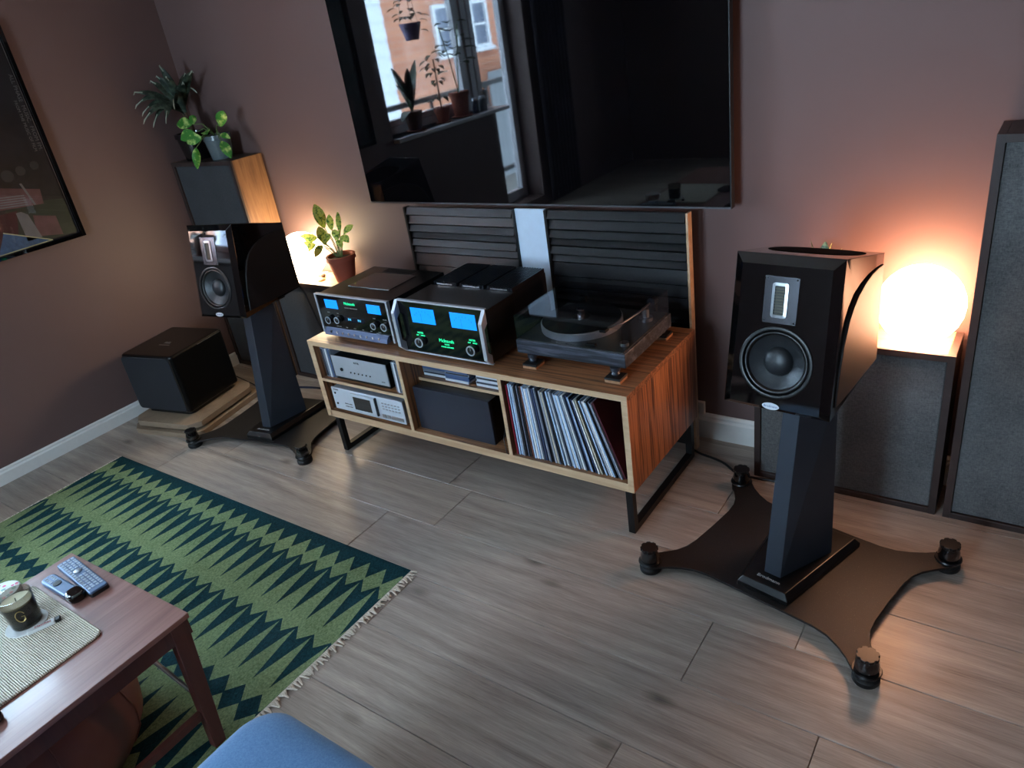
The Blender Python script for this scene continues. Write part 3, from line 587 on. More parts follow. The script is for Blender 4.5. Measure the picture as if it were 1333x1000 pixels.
    for sx in (-1, 1): MB(D @ Matrix.Translation((sx*.03, YK, .75)) @ Matrix.Rotation(R_(-90), 4, 'X')).lathe([(.009, 0), (.009, .02), (.006, .028)], 12).build('terminal', m_silver, t)
    return t
speaker('glossy black bookshelf loudspeaker with ribbon tweeter in front of the orange-lit wall', (.521, -.669), -4.96)
speaker('glossy black bookshelf loudspeaker in front of the corner absorber, at left', (-2.05, -.663), 9.3)

def stand(label, loc, rz, cloc, crz):
    t = thing('speaker_stand', label, 'speaker stand', (loc[0], loc[1], 0), rz); zp = .034
    kn = [(-.362, -.282), (.362, -.282), (.362, .282), (-.362, .282)]
    # outline of the four-armed plate
    half = [(.0, -.222), (.10, -.221), (.18, -.222), (.225, -.230), (.262, -.247), (.300, -.272), (.330, -.300), (.352, -.314), (.376, -.312), (.392, -.296), (.394, -.270), (.380, -.244), (.350, -.212), (.325, -.178), (.311, -.145), (.304, -.10), (.302, 0)]
    q1 = half; pts = list(q1) + [(x, -y) for x, y in reversed(q1[:-1])]; pts = pts + [(-x, y) for x, y in reversed(pts[1:-1])]
    MB().prism(pts, zp-.008, zp).build('base_plate', m_speck, t, bevel=.001)
    for kx, ky in kn:
        o = MB().lathe([(.034, 0), (.036, .004), (.036, .016), (.030, .020), (.030, zp-.008)], 28, (kx, ky, 0)).build('foot', m_rubber, t, smooth=40)
        MB().lathe([(.037, zp), (.039, zp+.004), (.037, zp+.008)], 28, (kx, ky, 0)).build('collar', m_satin, t, smooth=40)
        MB().lathe([(.030, zp+.008), (.032, zp+.018), (.030, zp+.034), (.025, zp+.050)], 28, (kx, ky, 0)).build('spike_body', m_gloss, t, smooth=60)
        P = []
        for k in range(72):
            a = 2*math.pi*k/72; ph = (k % 9)/9; r = .0295-.0035*(1 if ph in (4/9, 5/9, 3/9) else 0); P.append((kx+r*math.cos(a), ky+r*math.sin(a)))
        MB().prism(P, zp+.050, zp+.060).build('knob', m_satin, t, bevel=.001, seg=1)
    C = Matrix.Rotation(R_(crz-rz), 4, 'Z'); off = Matrix.Rotation(R_(-rz), 4, 'Z') @ Vector((cloc[0]-loc[0], cloc[1]-loc[1], 0)); C = Matrix.Translation(off) @ C
    b = MB(C); lo = [(-.084, -.200), (.084, -.200), (.135, .180), (-.135, .180)]; hi = [(-.070, -.188), (.070, -.188), (.121, .170), (-.121, .170)]
    b.loft([[(x, y, zp) for x, y in lo], [(x, y, zp+.016) for x, y in lo], [(x, y, zp+.034) for x, y in hi]]); b.build('plinth', m_satin, t, bevel=.002)
    zb = zp+.034; zt = .664
    b = MB(C); b.loft([[(-.027, -.135, zb), (.027, -.135, zb), (.094, .066, zb), (-.094, .066, zb)], [(-.025, -.032, zt), (.025, -.032, zt), (.082, .072, zt), (-.082, .072, zt)]]); b.build('column', m_steel, t, bevel=.0015)
    b = MB(C); b.box(-.10, .10, -.06, .14, zt, zt+.011); b.build('top_plate', m_satin, t)
    text('plinth_lettering', 'Brodmann', .018, m_ltext, t, C @ Matrix.Translation((.0, -.158, zb+.0004)), .0003, label='maker name in pale lettering')
stand('black four-footed speaker stand with leaning column beside the low grey panel', (.527, -.668), -12.3, (.527, -.668), -11.5)
stand('black four-footed speaker stand between subwoofer and sideboard', (-2.063, -.664), 10, (-2.042, -.664), 9)

# ------------------------------------------------------------------ subwoofer on plywood boards
def chamf(w, d, c): return [(-w+c, -d), (w-c, -d), (w, -d+c), (w, d-c), (w-c, d), (-w+c, d), (-w, d-c), (-w, -d+c)]
for k, (z0, z1, lab) in enumerate(((0, .028, 'lower chamfered plywood board on the floor beneath the subwoofer'), (.042, .072, 'upper chamfered plywood board carrying the subwoofer'))):
    t = thing('plywood_platform', lab, 'platform', (-2.706, -.758, z0), 12.5, 'boards under the subwoofer')
    MB().prism(chamf((.246, .230)[k], (.262, .246)[k], .05), .0, z1-z0).build('board', m_birch, t, bevel=.001)
    if k == 0:
        for px, py in ((-.15, -.18), (.15, -.18), (.15, .18), (-.15, .18)): MB().lathe([(.03, .028), (.03, .0419)], 16, (px, py, 0)).build('spacer', m_rubber, t)
t = thing('subwoofer', 'black cube subwoofer with rounded edges on plywood boards', 'subwoofer', (-2.757, -.742, .072), 11.5)
MB().prism(rrect(-.165, .165, -.165, .165, .03), 0, .022).build('base', m_satin, t)
b = MB(); b.prism(rrect(-.188, .188, -.186, .192, .022, 5), .022, .352); b.build('cabinet', plain('sub_black_lacquer', (5, 5, 6), .3, 0, .3), t, bevel=.012, seg=3)
b = MB(); b.prism(rrect(-.178, .178, .032, .342, .02), -.196, -.185, 'y'); b.build('grille', fabric('black_grille_cloth', (10, 12, 20), (18, 20, 28), 900), t, bevel=.004)
text('badge_lettering', 'REL', .03, m_silver, t, Matrix.Translation((.0, -.02, .3524)), .0005, label='silver logo on top'); MB().box(-.035, .04, -.052, -.046, .3522, .353).build('badge_bar', m_silver, t)
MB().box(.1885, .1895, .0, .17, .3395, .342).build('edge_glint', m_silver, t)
MB().box(-.10, .10, .190, .197, .06, .3).build('control_panel', m_silver, t)

# ------------------------------------------------------------------ rug
RX0, RX1, RY1 = -2.668, -.652, -1.245; PX = .0827; H = PX/2; xph = -.742; ctr = -1.934; RY0 = 2*ctr-RY1
# zigzag curves: (y at x-phase, y at half phase)
cur = [(-1.281, -1.351), (-1.412, -1.359), (-1.600, -1.378), (-1.631, -1.676), (-1.644, -1.856), (-1.930, -1.880)]
cur_m = [(2*ctr-a, 2*ctr-b_) for a, b_ in reversed(cur)]
curves = [(RY1, RY1)]+cur+cur_m+[(RY0, RY0)]
# bands between curves: dark,light,dark,light,dark,light,|dark leaf|,light,dark,...
pattern = [1, 0, 1, 0, 1, 0, 1, 0, 1, 0, 1, 0, 1]
kx0 = math.ceil((RX0-xph)/H); kx1 = math.floor((RX1-xph)/H)
xs = sorted(set([RX0]+[xph+k*H for k in range(kx0, kx1+1)]+[RX1]))
def cy(c, x):
    u = abs(((x-xph)/H) % 2); f = u if u <= 1 else 2-u
    return c[0]+(c[1]-c[0])*f
r = MB(); SUB = 3
for i in range(len(xs)-1):
    for q in range(SUB):
        xa = xs[i]+(xs[i+1]-xs[i])*q/SUB; xb = xs[i]+(xs[i+1]-xs[i])*(q+1)/SUB
        for k in range(len(curves)-1):
            r.cur = pattern[k]
            ya0, ya1, yb0, yb1 = cy(curves[k], xa), cy(curves[k+1], xa), cy(curves[k], xb), cy(curves[k+1], xb)
            r.add([(xa, ya0, .008), (xb, yb0, .008), (xb, yb1, .008), (xa, ya1, .008)], [(0, 1, 2, 3)])
r.cur = 1
for a, b_ in (((RX0, RY0), (RX1, RY0)), ((RX1, RY0), (RX1, RY1)), ((RX1, RY1), (RX0, RY1)), ((RX0, RY1), (RX0, RY0))):
    r.add([(*a, .0), (*b_, .0), (*b_, .008), (*a, .008)], [(0, 1, 2, 3)])
def rugmat(name, c1, c2):
    t = NT(name); n1 = t.noise(t.coord(scale=(1, .7, 1)), 130, 3, .8); n2 = t.noise(t.coord(), 7, 3)
    c = t.mix(t.ramp(t.mix(.2, n1, n2), [(.34, (0, 0, 0)), (.66, (1, 1, 1))]), lin(c1), lin(c2)); t.bump(n1, .9, .004)
    return t.set(c, .95, 0, .15)
rug = thing('flatweave_rug', 'green flatweave rug with dark teal flame pattern', 'rug', (0, 0, 0))
r.build('woven_field', [rugmat('light_green_wool', (80, 98, 64), (134, 150, 108)), rugmat('dark_teal_wool', (2, 32, 38), (18, 62, 68))], rug)
m_fr = plain('cream_fringe', (216, 206, 190), .95)
for sx, xe in ((1, RX1), (-1, RX0)):
    b = MB(); y = RY0
    while y < RY1:
        L = random.uniform(.010, .036) if sx > 0 else random.uniform(.004, .010); dy = random.uniform(-.012, .012)
        b.tube([(xe, y, .004), (xe+sx*L*.5, y+dy*.4, .006), (xe+sx*L, y+dy, .0022)], [.0034, .0038, .0024], 5); y += random.uniform(.0045, .0095)
    b.box(*sorted((xe-.002*sx, xe+.002*sx)), RY0, RY1, .0005, .007)
    o = b.build('fringe', m_fr, rug); o['kind'] = 'stuff'

# ------------------------------------------------------------------ coffee table and things on it
TX0, TX1, TY1, TY0, TZ = -1.270, -.662, -1.992, -3.15, .458
ct = thing('coffee_table', 'red-brown wooden coffee table with folding legs on the rug', 'table', (TX1, TY1, 0), 1.6)
Wd, Ln = TX1-TX0, TY1-TY0
o = MB().box(-Wd, 0, -Ln, 0, TZ-.016, TZ).build('top', m_table, ct, bevel=.002)
ap = .05
for x0, x1 in ((-.03, -.006), (-Wd+.006, -Wd+.03)): MB().box(x0, x1, -Ln+.006, -.006, TZ-.016-ap, TZ-.016).build('apron', m_tableleg, ct)
for y0, y1 in ((-.03, -.006), (-Ln+.006, -Ln+.03)): MB().box(-Wd+.03, -.03, y0, y1, TZ-.016-ap, TZ-.016).build('apron', m_tableleg, ct)
for lx in (-.004, -Wd+.034):
    for ly in (-.06, -Ln+.06):
        b = MB(); sgn = 1 if ly > -Ln/2 else -1
        b.loft([[(lx-.03, ly+sgn*.0-.02, .009), (lx, ly-.02, .009), (lx, ly+.015, .009), (lx-.03, ly+.015, .009)], [(lx-.03, ly-.028+sgn*.03, TZ-.016), (lx, ly-.028+sgn*.03, TZ-.016), (lx, ly+.022+sgn*.03, TZ-.016), (lx-.03, ly+.022+sgn*.03, TZ-.016)]]); b.build('leg', m_tableleg, ct, bevel=.002)
for lx in (-.03, -Wd+.012): MB().box(lx, lx+.018, -Ln+.07, -.065, .12, .145).build('stretcher', m_tableleg, ct, bevel=.002)
for lx in (-.036, -Wd+.036):
    b = MB(); b.tube([(lx, -.052, .172), (lx, -.122, TZ-.055)], .006, 8); b.build('folding_brace', m_silver, ct)
TT = TZ
pf = thing('floor_pouf', 'round brown leather pouf pushed under the coffee table', 'pouf', (-1.07, -2.375, .008))
MB().lathe([(.20, 0), (.265, .03), (.30, .09), (.31, .16), (.29, .24), (.24, .30), (.15, .335), (.05, .345)], 40).build('cushion', m_leather, pf, smooth=60)
for k in range(8):
    a = 2*math.pi*k/8; ca, sa = math.cos(a), math.sin(a); b = MB(); b.tube([(.266*ca, .266*sa, .03), (.302*ca, .302*sa, .09), (.312*ca, .312*sa, .16), (.292*ca, .292*sa, .24), (.242*ca, .242*sa, .302), (.15*ca, .15*sa, .337)], .003, 5); b.build('seam', m_leather, pf)
# placemat
def mat_braid():
    t = NT('braided_cotton'); wv = t.n('ShaderNodeTexWave', wave_type='BANDS', bands_direction='Y'); t.l(t.coord(), wv.inputs['Vector']); wv.inputs['Scale'].default_value = 62; wv.inputs['Distortion'].default_value = 1.2; wv.inputs['Detail'].default_value = 1
    n = t.noise(t.coord(scale=(1, .8, 1)), 260, 2, .6); f = t.mix(.55, wv.outputs['Fac'], n); c = t.ramp(f, [(.25, lin((150, 138, 122))), (.45, lin((208, 198, 182))), (.7, lin((236, 228, 214)))])
    t.bump(f, 1.0, .004); return t.set(c, .9, 0, .2)
pm = MB(); pm.prism(rrect(-1.215, -.812, -2.62, -2.150, .02), TT, TT+.006); pm = pm.build('placemat', mat_braid(), bevel=.002); tag(pm, 'braided cream placemat under the candle jar', 'placemat')
b = MB(); P = rrect(-1.214, -.813, -2.619, -2.151, .02); b.tube([(x, y, TT+.004) for x, y in P]+[(P[0][0], P[0][1], TT+.004)], .0042, 6); b.build('braided_edge', mat_braid(), pm)
# candle, coasters, matchbox-like lighter
cx, cyy = -1.055, -2.232
t = thing('drinks_coaster', 'round pale coaster beneath the candle jar', 'coaster', (cx+.004, cyy-.004, TT+.006)); MB().lathe([(.052, 0), (.053, .0015), (.052, .003)], 36).build('disc', plain('pale_card', (206, 206, 204), .7), t, smooth=40)
t = thing('round_tin', 'low round tin with pink flowered lid behind the candle jar', 'tin', (-1.213, -2.222, TT)); MB().lathe([(.044, 0), (.046, .003), (.046, .030), (.044, .031)], 36).build('body', plain('tin_white', (206, 210, 212), .4), t, smooth=40)
o = MB().lathe([(.049, .026), (.049, .040), (.046, .043), (.0, .043)], 36).build('lid', plain('tin_white', (206, 210, 212), .4), t, smooth=40)
random.seed(3)
for k in range(24):
    a = random.uniform(0, 6.28); q = .041*math.sqrt(random.random()); rr = random.uniform(.003, .007); MB().lathe([(rr, .0429), (rr*.9, .0435)], 9, (q*math.cos(a), q*math.sin(a), 0)).build('printed_flower', plain(('pink_print', 'rose_print', 'mint_print')[k % 3], ((214, 92, 130), (224, 140, 150), (130, 170, 160))[k % 3], .6), o)
t = thing('candle_jar', 'smoky glass jar candle with a gold emblem on the placemat', 'candle', (cx, cyy, TT+.009))
MB().lathe([(.036, 0), (.038, .004), (.043, .095), (.0405, .095), (.0365, .008), (.0, .008)], 40).build('jar', m_jar, t, smooth=50)
o = MB().lathe([(.0352, .009), (.0390, .074), (.03, .0735), (.0, .073)], 36).build('wax', plain('cream_wax', (206, 200, 168), .45), t, smooth=50)
b = MB(); b.tube([(0, 0, .072), (.002, .001, .084)], .0012, 6); b.build('wick', m_ink, t)
MB().lathe([(.0361, .0085), (.0398, .070)], 40, caps=False).build('dark_sleeve', plain('dark_smoky_sleeve', (46, 42, 36), .3), t, smooth=60)
aa = R_(-22)
def on_jar(u, z, dr=.0008): a = aa+u/.041; r_ = .038+.005*(z/.095)+dr; return (r_*math.cos(a), r_*math.sin(a), z)
b = MB(); b.tube([on_jar(.011*math.cos(R_(k)), .047+.017*math.sin(R_(k))) for k in range(20, 325, 15)], .0012, 5); b.tube([on_jar(.002, .047), on_jar(.009, .045), on_jar(.008, .033)], .0012, 5); b.build('gold_emblem', plain('gold_print', (196, 170, 110), .35, .8), t, label='gold leaf-like emblem')
t = thing('lighter', 'white and red gas lighter lying on the placemat', 'lighter', (-.990, -2.218, TT+.006), 68)
MB().box(-.040, .028, -.010, .010, 0, .010).build('body', plain('white_plastic', (214, 216, 214), .35), t, bevel=.003); MB().box(.028, .042, -.009, .009, 0, .010).build('head', m_black, t, bevel=.002)
text('printed_lettering', 'Matches', .012, plain('red_print', (176, 34, 44), .5), t, Matrix.Translation((0, 0, .0102)), .0002)
# remotes
m_rem = plain('blue_grey_remote', (88, 108, 140), .38, .2); m_key = plain('pale_key', (176, 188, 204), .45)
t = thing('remote_control', 'long grey remote with many keys at the table corner', 'remote', (-1.100, -2.056, TT), -4)
MB().prism(rrect(-.118, .118, -.026, .026, .008), 0, .018).build('body', m_rem, t, bevel=.003); MB().prism(rrect(.085, .119, -.0265, .0265, .008), -.0, .012).build('dark_end', m_black, t, bevel=.001)
for i in range(15):
    for j in range(4):
        if 5 <= i <= 7 and 1 <= j <= 2: continue
        MB().box(-.108+i*.0142, -.099+i*.0142, -.021+j*.0115, -.0135+j*.0115, .018, .0198).build('key', m_key, t)
MB().lathe([(.011, .018), (.011, .0205), (.007, .021)], 24, (-.024, 0, 0)).build('ring_key', m_silver, t, smooth=40)
t = thing('remote_control', 'small rounded remote with black end beside the long one', 'remote', (-1.100, -2.112, TT), 1)
MB().prism(rrect(-.098, .06, -.021, .021, .016), 0, .016).build('body', plain('slate_remote', (96, 116, 146), .32, .3), t, bevel=.005, seg=3); MB().prism(rrect(.045, .1, -.023, .023, .02), 0, .026).build('dark_end', m_gloss, t, bevel=.007, seg=3)
MB().lathe([(.012, .016), (.012, .018), (.008, .0185)], 20, (-.03, 0, 0)).build('ring_key', m_black, t, smooth=40)
for i in range(4):
    for j in range(2): MB().box(-.085+i*.010, -.079+i*.010, -.011+j*.014, -.003+j*.014, .016, .0175).build('key', m_key, t)
t = thing('black_case', 'black rounded case at the near left edge of the table', 'case', (-.775, -2.435, TT), 8)
MB().prism(rrect(-.06, .022, -.10, .022, .02), 0, .022).build('shell', m_gloss, t, bevel=.008, seg=3)

# ------------------------------------------------------------------ blue ottoman
ot = thing('ottoman', 'heathered blue fabric ottoman with rounded corner nearest the camera', 'ottoman', (.06, -2.40, 0))
b = MB(); P0 = rrect(-.335, .335, -.36, .352, .085, 8); rings = []
for z, ins in ((.14, .01), (.15, .0), (.38, .0), (.405, .006), (.42, .018), (.430, .04), (.436, .08), (.44, .16)):
    rings.append([(x*(1-ins/.335), y*(1-ins/.35), z) for x, y in P0])
b.loft(rings); b.build('upholstery', m_blue_cloth, ot, smooth=70)
for sx in (-.27, .27):
    for sy in (-.28, .28): MB().lathe([(.016, 0), (.024, .14)], 14, (sx, sy, 0)).build('leg', m_tableleg, ot)

# ------------------------------------------------------------------ framed poster on the left wall
po = thing('framed_poster', 'framed dark music poster hanging on the left wall', 'poster', (XL, -.820, 1.032))
PWD, PHT = .72, 1.02
fr = MB(); f_ = .018
for a in ((.0, .026, -f_, 0, 0, PHT), (.0, .026, -PWD, -PWD+f_, 0, PHT), (.0, .026, -PWD+f_, -f_, 0, f_), (.0, .026, -PWD+f_, -f_, PHT-f_, PHT)): fr.box(*a)
fr.build('frame', m_gloss, po, bevel=.001)
def poster_mat():
    t = NT('poster_print'); n = t.noise(t.coord(), 7, 4, .6); return t.set(t.ramp(n, [(.35, lin((16, 15, 20))), (.6, lin((34, 32, 38)))]), .35, 0, .5)
MB().box(.0, .010, -PWD+f_, -f_, f_, PHT-f_).build('print', poster_mat(), po)
def patch(pts, mat, nm='printed_shape', x=.0105): MB().prism(pts, .010, x, 'x').build(nm, mat, po)
m_pr = plain('magenta_print', (104, 24, 44), .4, var=.6, vs=14); m_pp = plain('dusty_pink_print', (98, 62, 66), .4, var=.7, vs=14); m_pg = plain('olive_print', (42, 46, 38), .4, var=.6, vs=10); m_pd = plain('wine_print', (62, 18, 30), .4, var=.6, vs=12); m_pw = plain('silver_line_print', (110, 104, 108), .4, var=.4, vs=12)
patch([(-.29, .42), (-.42, .36), (-.5, .42), (-.46, .56), (-.36, .6), (-.29, .54), (-.27, .47)], m_pr)
patch([(-.12, .27), (-.34, .33), (-.6, .36), (-.6, .27), (-.34, .22), (-.13, .20)], m_pp, x=.0107)
for k in range(5): patch([(-.20, .262-k*.011), (-.6, .318-k*.013), (-.6, .311-k*.013), (-.20, .256-k*.011)], m_pw, 'string_line', .0110)
patch([(-.19, .315), (-.20, .315), (-.175, .205), (-.165, .205)], m_pw, 'silver_bar', .0111)
patch([(-.03, .20), (-.3, .24), (-.34, .10), (-.2, .03), (-.03, .03)], m_pg); patch([(-.26, .20), (-.6, .2), (-.6, .03), (-.32, .03)], m_pd, x=.0108)
patch([(-.10, .13), (-.2, .16), (-.22, .06), (-.1, .035)], m_pp, x=.0108); patch([(-.245, .19), (-.27, .19), (-.27, .05), (-.2, .05), (-.22, .17)], m_pw, x=.0109)
for yy, zz, rr in ((-.17, .37, .022), (-.235, .36, .028), (-.10, .38, .02)): patch([(yy+rr*math.cos(2*math.pi*k/16), zz+rr*math.sin(2*math.pi*k/16)) for k in range(16)], plain('grey_disc_print', (52, 50, 54), .4), x=.0107)
patch([(-.16, .025), (-.36, .115), (-.42, .02)], plain('blue_mosaic_print', (60, 84, 120), .5, var=.6, vs=60), x=.0109)
b = MB(); b.tube([(.012, -.16, .024), (.012, -.36, .118)], .003, 6); b.tube([(.012, -.16, .024), (.012, -.42, .022)], .003, 6); b.build('cream_border_print', plain('cream_print', (190, 176, 140), .6), po)
MV = Matrix(((0, 0, 1, 0), (1, 0, 0, 0), (0, 1, 0, 0), (0, 0, 0, 1)))          # text on a plane facing +x
rotv = Matrix.Rotation(R_(-90), 4, 'Z')
def vtext(s, size, y, z, mat, sx=1): text('edge_lettering', s, size, mat, po, Matrix.Translation((.0108, y, z)) @ MV @ rotv, .0003, 'RIGHT', sx=sx)
m_dimtext = plain('dim_lettering', (112, 108, 112), .5)
vtext('ALL PHASE  MUSIC.  FROM FM.', .026, -.040, .44, m_dimtext); vtext('FROM THE MUSIC OF FILM', .020, -.066, .44, m_dimtext)
MB().box(.011, .0118, -.0245, -.0215, .024, PHT-.03).build('silver_border_line', m_silver, po)
MB().box(.016, .018, -PWD+f_, -f_, f_, PHT-f_).build('glazing', m_pane, po)

# ------------------------------------------------------------------ plants
def leafmesh(base, tip, width, droop, mat, parent, side=None, n=7, face=0, fold=.25, name='leaf'):
    A, B = Vector(base), Vector(tip); d = B-A; L = d.length; mid = (A+B)/2+Vector((0, 0, droop)); b = MB()
    sd = Vector(side) if side else d.cross(Vector((0, 0, 1)))
    sd = sd.normalized() if sd.length > 1e-4 else Vector((1, 0, 0)); rows = []
    if face:
        s2 = d.cross(Vector((3.6, -2.3, .9))).normalized(); s2 = s2 if s2.dot(sd) >= 0 else -s2; sd = (sd*(1-face)+s2*face).normalized()
    for k in range(n+1):
        u = k/n; p = A*(1-u)**2+mid*2*u*(1-u)+B*u*u; w = width*max(.04, math.sin(math.pi*min(1, u*.93+.05))**.8)
        up = sd.cross(d).normalized(); rows.append([p-sd*w+up*w*fold, p, p+sd*w+up*w*fold])
    vs = [tuple(p) for r_ in rows for p in r_]+[tuple(p-Vector((0, 0, .0006))) for r_ in rows for p in r_]; fs = []; N = (n+1)*3
    for k in range(n):
        for j in range(2):
            a0 = k*3+j; fs += [(a0, a0+1, a0+4, a0+3), (N+a0+3, N+a0+4, N+a0+1, N+a0)]
    for k in range(n): fs += [(k*3, k*3+3, N+k*3+3, N+k*3), (k*3+2, N+k*3+2, N+k*3+5, k*3+5)]
    b.add(vs, fs); return b.build(name, mat, parent, smooth=80)
def leafmat(name, c1, c2, scale=40, lo=.45, hi=.6, rough=.4):
    t = NT(name); n = t.noise(t.coord(), scale, 3, .6); c = t.ramp(n, [(lo, lin(c1)), (hi, lin(c2))]); t.b.inputs['Subsurface Weight'].default_value = .0
    return t.set(c, rough, 0, .4)
m_drac = leafmat('dark_grey_green_leaf', (30, 42, 34), (66, 78, 64), 30); m_draced = plain('pale_leaf_edge', (150, 156, 140), .5); m_poth = leafmat('variegated_pothos_leaf', (54, 116, 40), (176, 196, 110), 28, .5, .66)
m_agla = leafmat('mottled_yellow_green_leaf', (72, 122, 44), (206, 214, 104), 70, .38, .52); m_stem = plain('green_stem', (86, 110, 58), .5); m_woodstem = plain('woody_stem', (86, 66, 50), .8)
def pot(parent, r0, r1, h, mat, lip=.012):
    MB().lathe([(r0, 0), (r1, h-.025), (r1+lip*.6, h-.024), (r1+lip*.6, h), (r1-.006, h), (r1-.008, h-.02), (.0, h-.02)], 32).build('pot', mat, parent, smooth=40)
    MB().lathe([(r1-.009, h-.0195), (r1*.5, h-.012), (.001, h-.010)], 24, caps=True).build('soil', m_soil, parent, smooth=60)
# big dark plant
PD = Vector((-2.925, -.118, 1.262)); t = thing('potted_dracaena', 'dark drooping-leaf plant in a black pot on the corner absorber', 'plant', PD)
pot(t, .07, .088, .145, plain('black_glazed_pot', (12, 11, 13), .18, 0, .5, .3))
b = MB(); b.tube([(0, 0, .13), (-.004, .0, .2), (.002, -.01, .27)], [.016, .014, .012], 8); b.build('stem', m_woodstem, t)
b = MB(); b.tube([(.02, 0, .13), (.03, -.01, .20), (.036, -.02, .25)], [.012, .010, .008], 8); b.build('stem', m_woodstem, t)
tips = [(-2.89, -.2, 1.757), (-3.035, -.3, 1.650), (-3.045, -.31, 1.585), (-3.02, -.30, 1.545), (-2.985, -.28, 1.486), (-2.725, -.13, 1.708), (-2.83, -.22, 1.70), (-2.775, -.17, 1.66), (-2.95, -.2, 1.71), (-3.02, -.2, 1.69), (-2.80, -.10, 1.61), (-2.86, -.28, 1.50), (-2.98, -.33, 1.51), (-2.90, -.06, 1.70), (-2.78, -.26, 1.56)]
for i, q in enumerate(tips):
    q = Vector(q)-PD; bs = Vector((.002, -.01, .255)) if i % 3 else Vector((.034, -.018, .235))
    dr = .06 if q.z > .38 else .12
    o = leafmesh(bs, q, .024, dr, m_drac, t, face=.5, fold=.2)
    e = (q-bs); b = MB(); e2 = bs+e*.82+Vector((0, 0, dr*.30)); b.tube([tuple(e2), tuple(q+Vector((0, 0, .002))), tuple(q+e.normalized()*.012-Vector((0, 0, .018)))], [.003, .004, .0015], 5); b.build('pale_tip', m_draced, o)
# pothos
PP_ = Vector((-2.695, -.125, 1.262)); t = thing('potted_pothos', 'variegated trailing pothos in a grey-blue pot on the corner absorber', 'plant', PP_)
pot(t, .056, .072, .125, plain('grey_blue_glazed_pot', (86, 98, 102), .25, 0, .5, .2), .004)
pl = [((-2.91, -.2, 1.46), (-2.80, -.18, 1.455), .026), ((-2.745, -.19, 1.50), (-2.775, -.19, 1.455), .016), ((-2.52, -.16, 1.505), (-2.575, -.165, 1.43), .024), ((-2.885, -.22, 1.385), (-2.785, -.19, 1.41), .026), ((-2.79, -.25, 1.37), (-2.69, -.22, 1.39), .024), ((-2.715, -.285, 1.24), (-2.69, -.27, 1.345), .018), ((-2.425, -.26, 1.285), (-2.51, -.23, 1.365), .021), ((-2.66, -.2, 1.40), (-2.72, -.17, 1.41), .02), ((-2.50, -.18, 1.37), (-2.58, -.18, 1.39), .013)]
for i, (tp, bs, w) in enumerate(pl):
    tp = Vector(tp)-PP_; bs = Vector(bs)-PP_
    leafmesh(bs, tp, w*1.2, .012, m_poth, t, face=.9, fold=.12)
    b = MB(); b.tube([(.0, 0, .11), tuple((bs*.5)+Vector((0, 0, .09))), tuple(bs)], .0022, 6); b.build('stem', m_stem, t)
# aglaonema in terracotta
PA = Vector((-1.975, -.10, .604)); t = thing('potted_aglaonema', 'yellow-green mottled plant in a terracotta pot by the left globe lamp', 'plant', PA)
pot(t, .05, .072, .138, m_terra)
al = [((-2.075, -.10, 1.008), (-2.045, -.10, .885), .027), ((-2.05, -.13, .90), (-2.045, -.12, .80), .024), ((-2.235, -.16, .815), (-2.10, -.12, .835), .027), ((-2.235, -.19, .768), (-2.10, -.14, .805), .027), ((-2.095, -.17, .745), (-2.06, -.13, .80), .018), ((-1.985, -.10, .955), (-1.99, -.1, .875), .017), ((-1.935, -.08, .965), (-1.945, -.09, .86), .013), ((-1.93, -.13, .83), (-1.96, -.11, .88), .018), ((-1.845, -.08, .90), (-1.915, -.09, .855), .015), ((-1.86, -.12, .82), (-1.93, -.1, .845), .019), ((-2.02, -.15, .815), (-1.99, -.12, .86), .016), ((-1.90, -.14, .795), (-1.94, -.12, .83), .015)]
for tp, bs, w in al:
    tp = Vector(tp)-PA; bs = Vector(bs)-PA; leafmesh(bs, tp, w*1.12, .01, m_agla, t, face=.85, fold=.12)
    b = MB(); b.tube([(bs.x*.15, bs.y*.1, .12), tuple(Vector((bs.x*.5, bs.y*.5, (bs.z+.12)/2+.01))), tuple(bs)], .0026, 6); b.build('stem', m_stem, t)
# plant behind the right speaker
PR = Vector((.435, -.10, .604)); t = thing('potted_succulent', 'small grey-green plant peeking out behind the right speaker', 'plant', PR)
pot(t, .045, .06, .11, m_terra)
for i, q in enumerate([(-.035, -.01, .318), (.03, .0, .31), (-.05, .02, .26), (.06, .01, .29), (.0, .04, .30), (-.035, -.04, .22), (.05, -.04, .22)]):
    leafmesh((0, 0, .10), q, .030, .02, leafmat('grey_green_leaf', (70, 96, 66), (150, 160, 96), 60), t, fold=.2)
# shells / dry leaves by the lamp
t = thing('seed_pod', 'pale dried seed pod lying beside the left globe lamp', 'ornament', (-2.155, -.10, .604), 20); MB().lathe([(.004, 0), (.012, .006), (.014, .012), (.008, .018)], 12).build('pod_end', plain('dark_pod', (70, 52, 36), .8), t)
b = MB(); b.tube([(-.045, 0, .008), (-.02, .003, .011), (.01, 0, .010)], [.004, .008, .006], 8); b.build('pod', plain('pale_pod', (186, 166, 128), .8), t)
t = thing('orange_shell', 'small orange shell in front of the seed pod', 'ornament', (-2.125, -.145, .604)); MB().lathe([(.024, 0), (.02, .006), (.010, .010), (.002, .012)], 14).build('shell', plain('orange_shell', (204, 122, 78), .5), t, smooth=50)

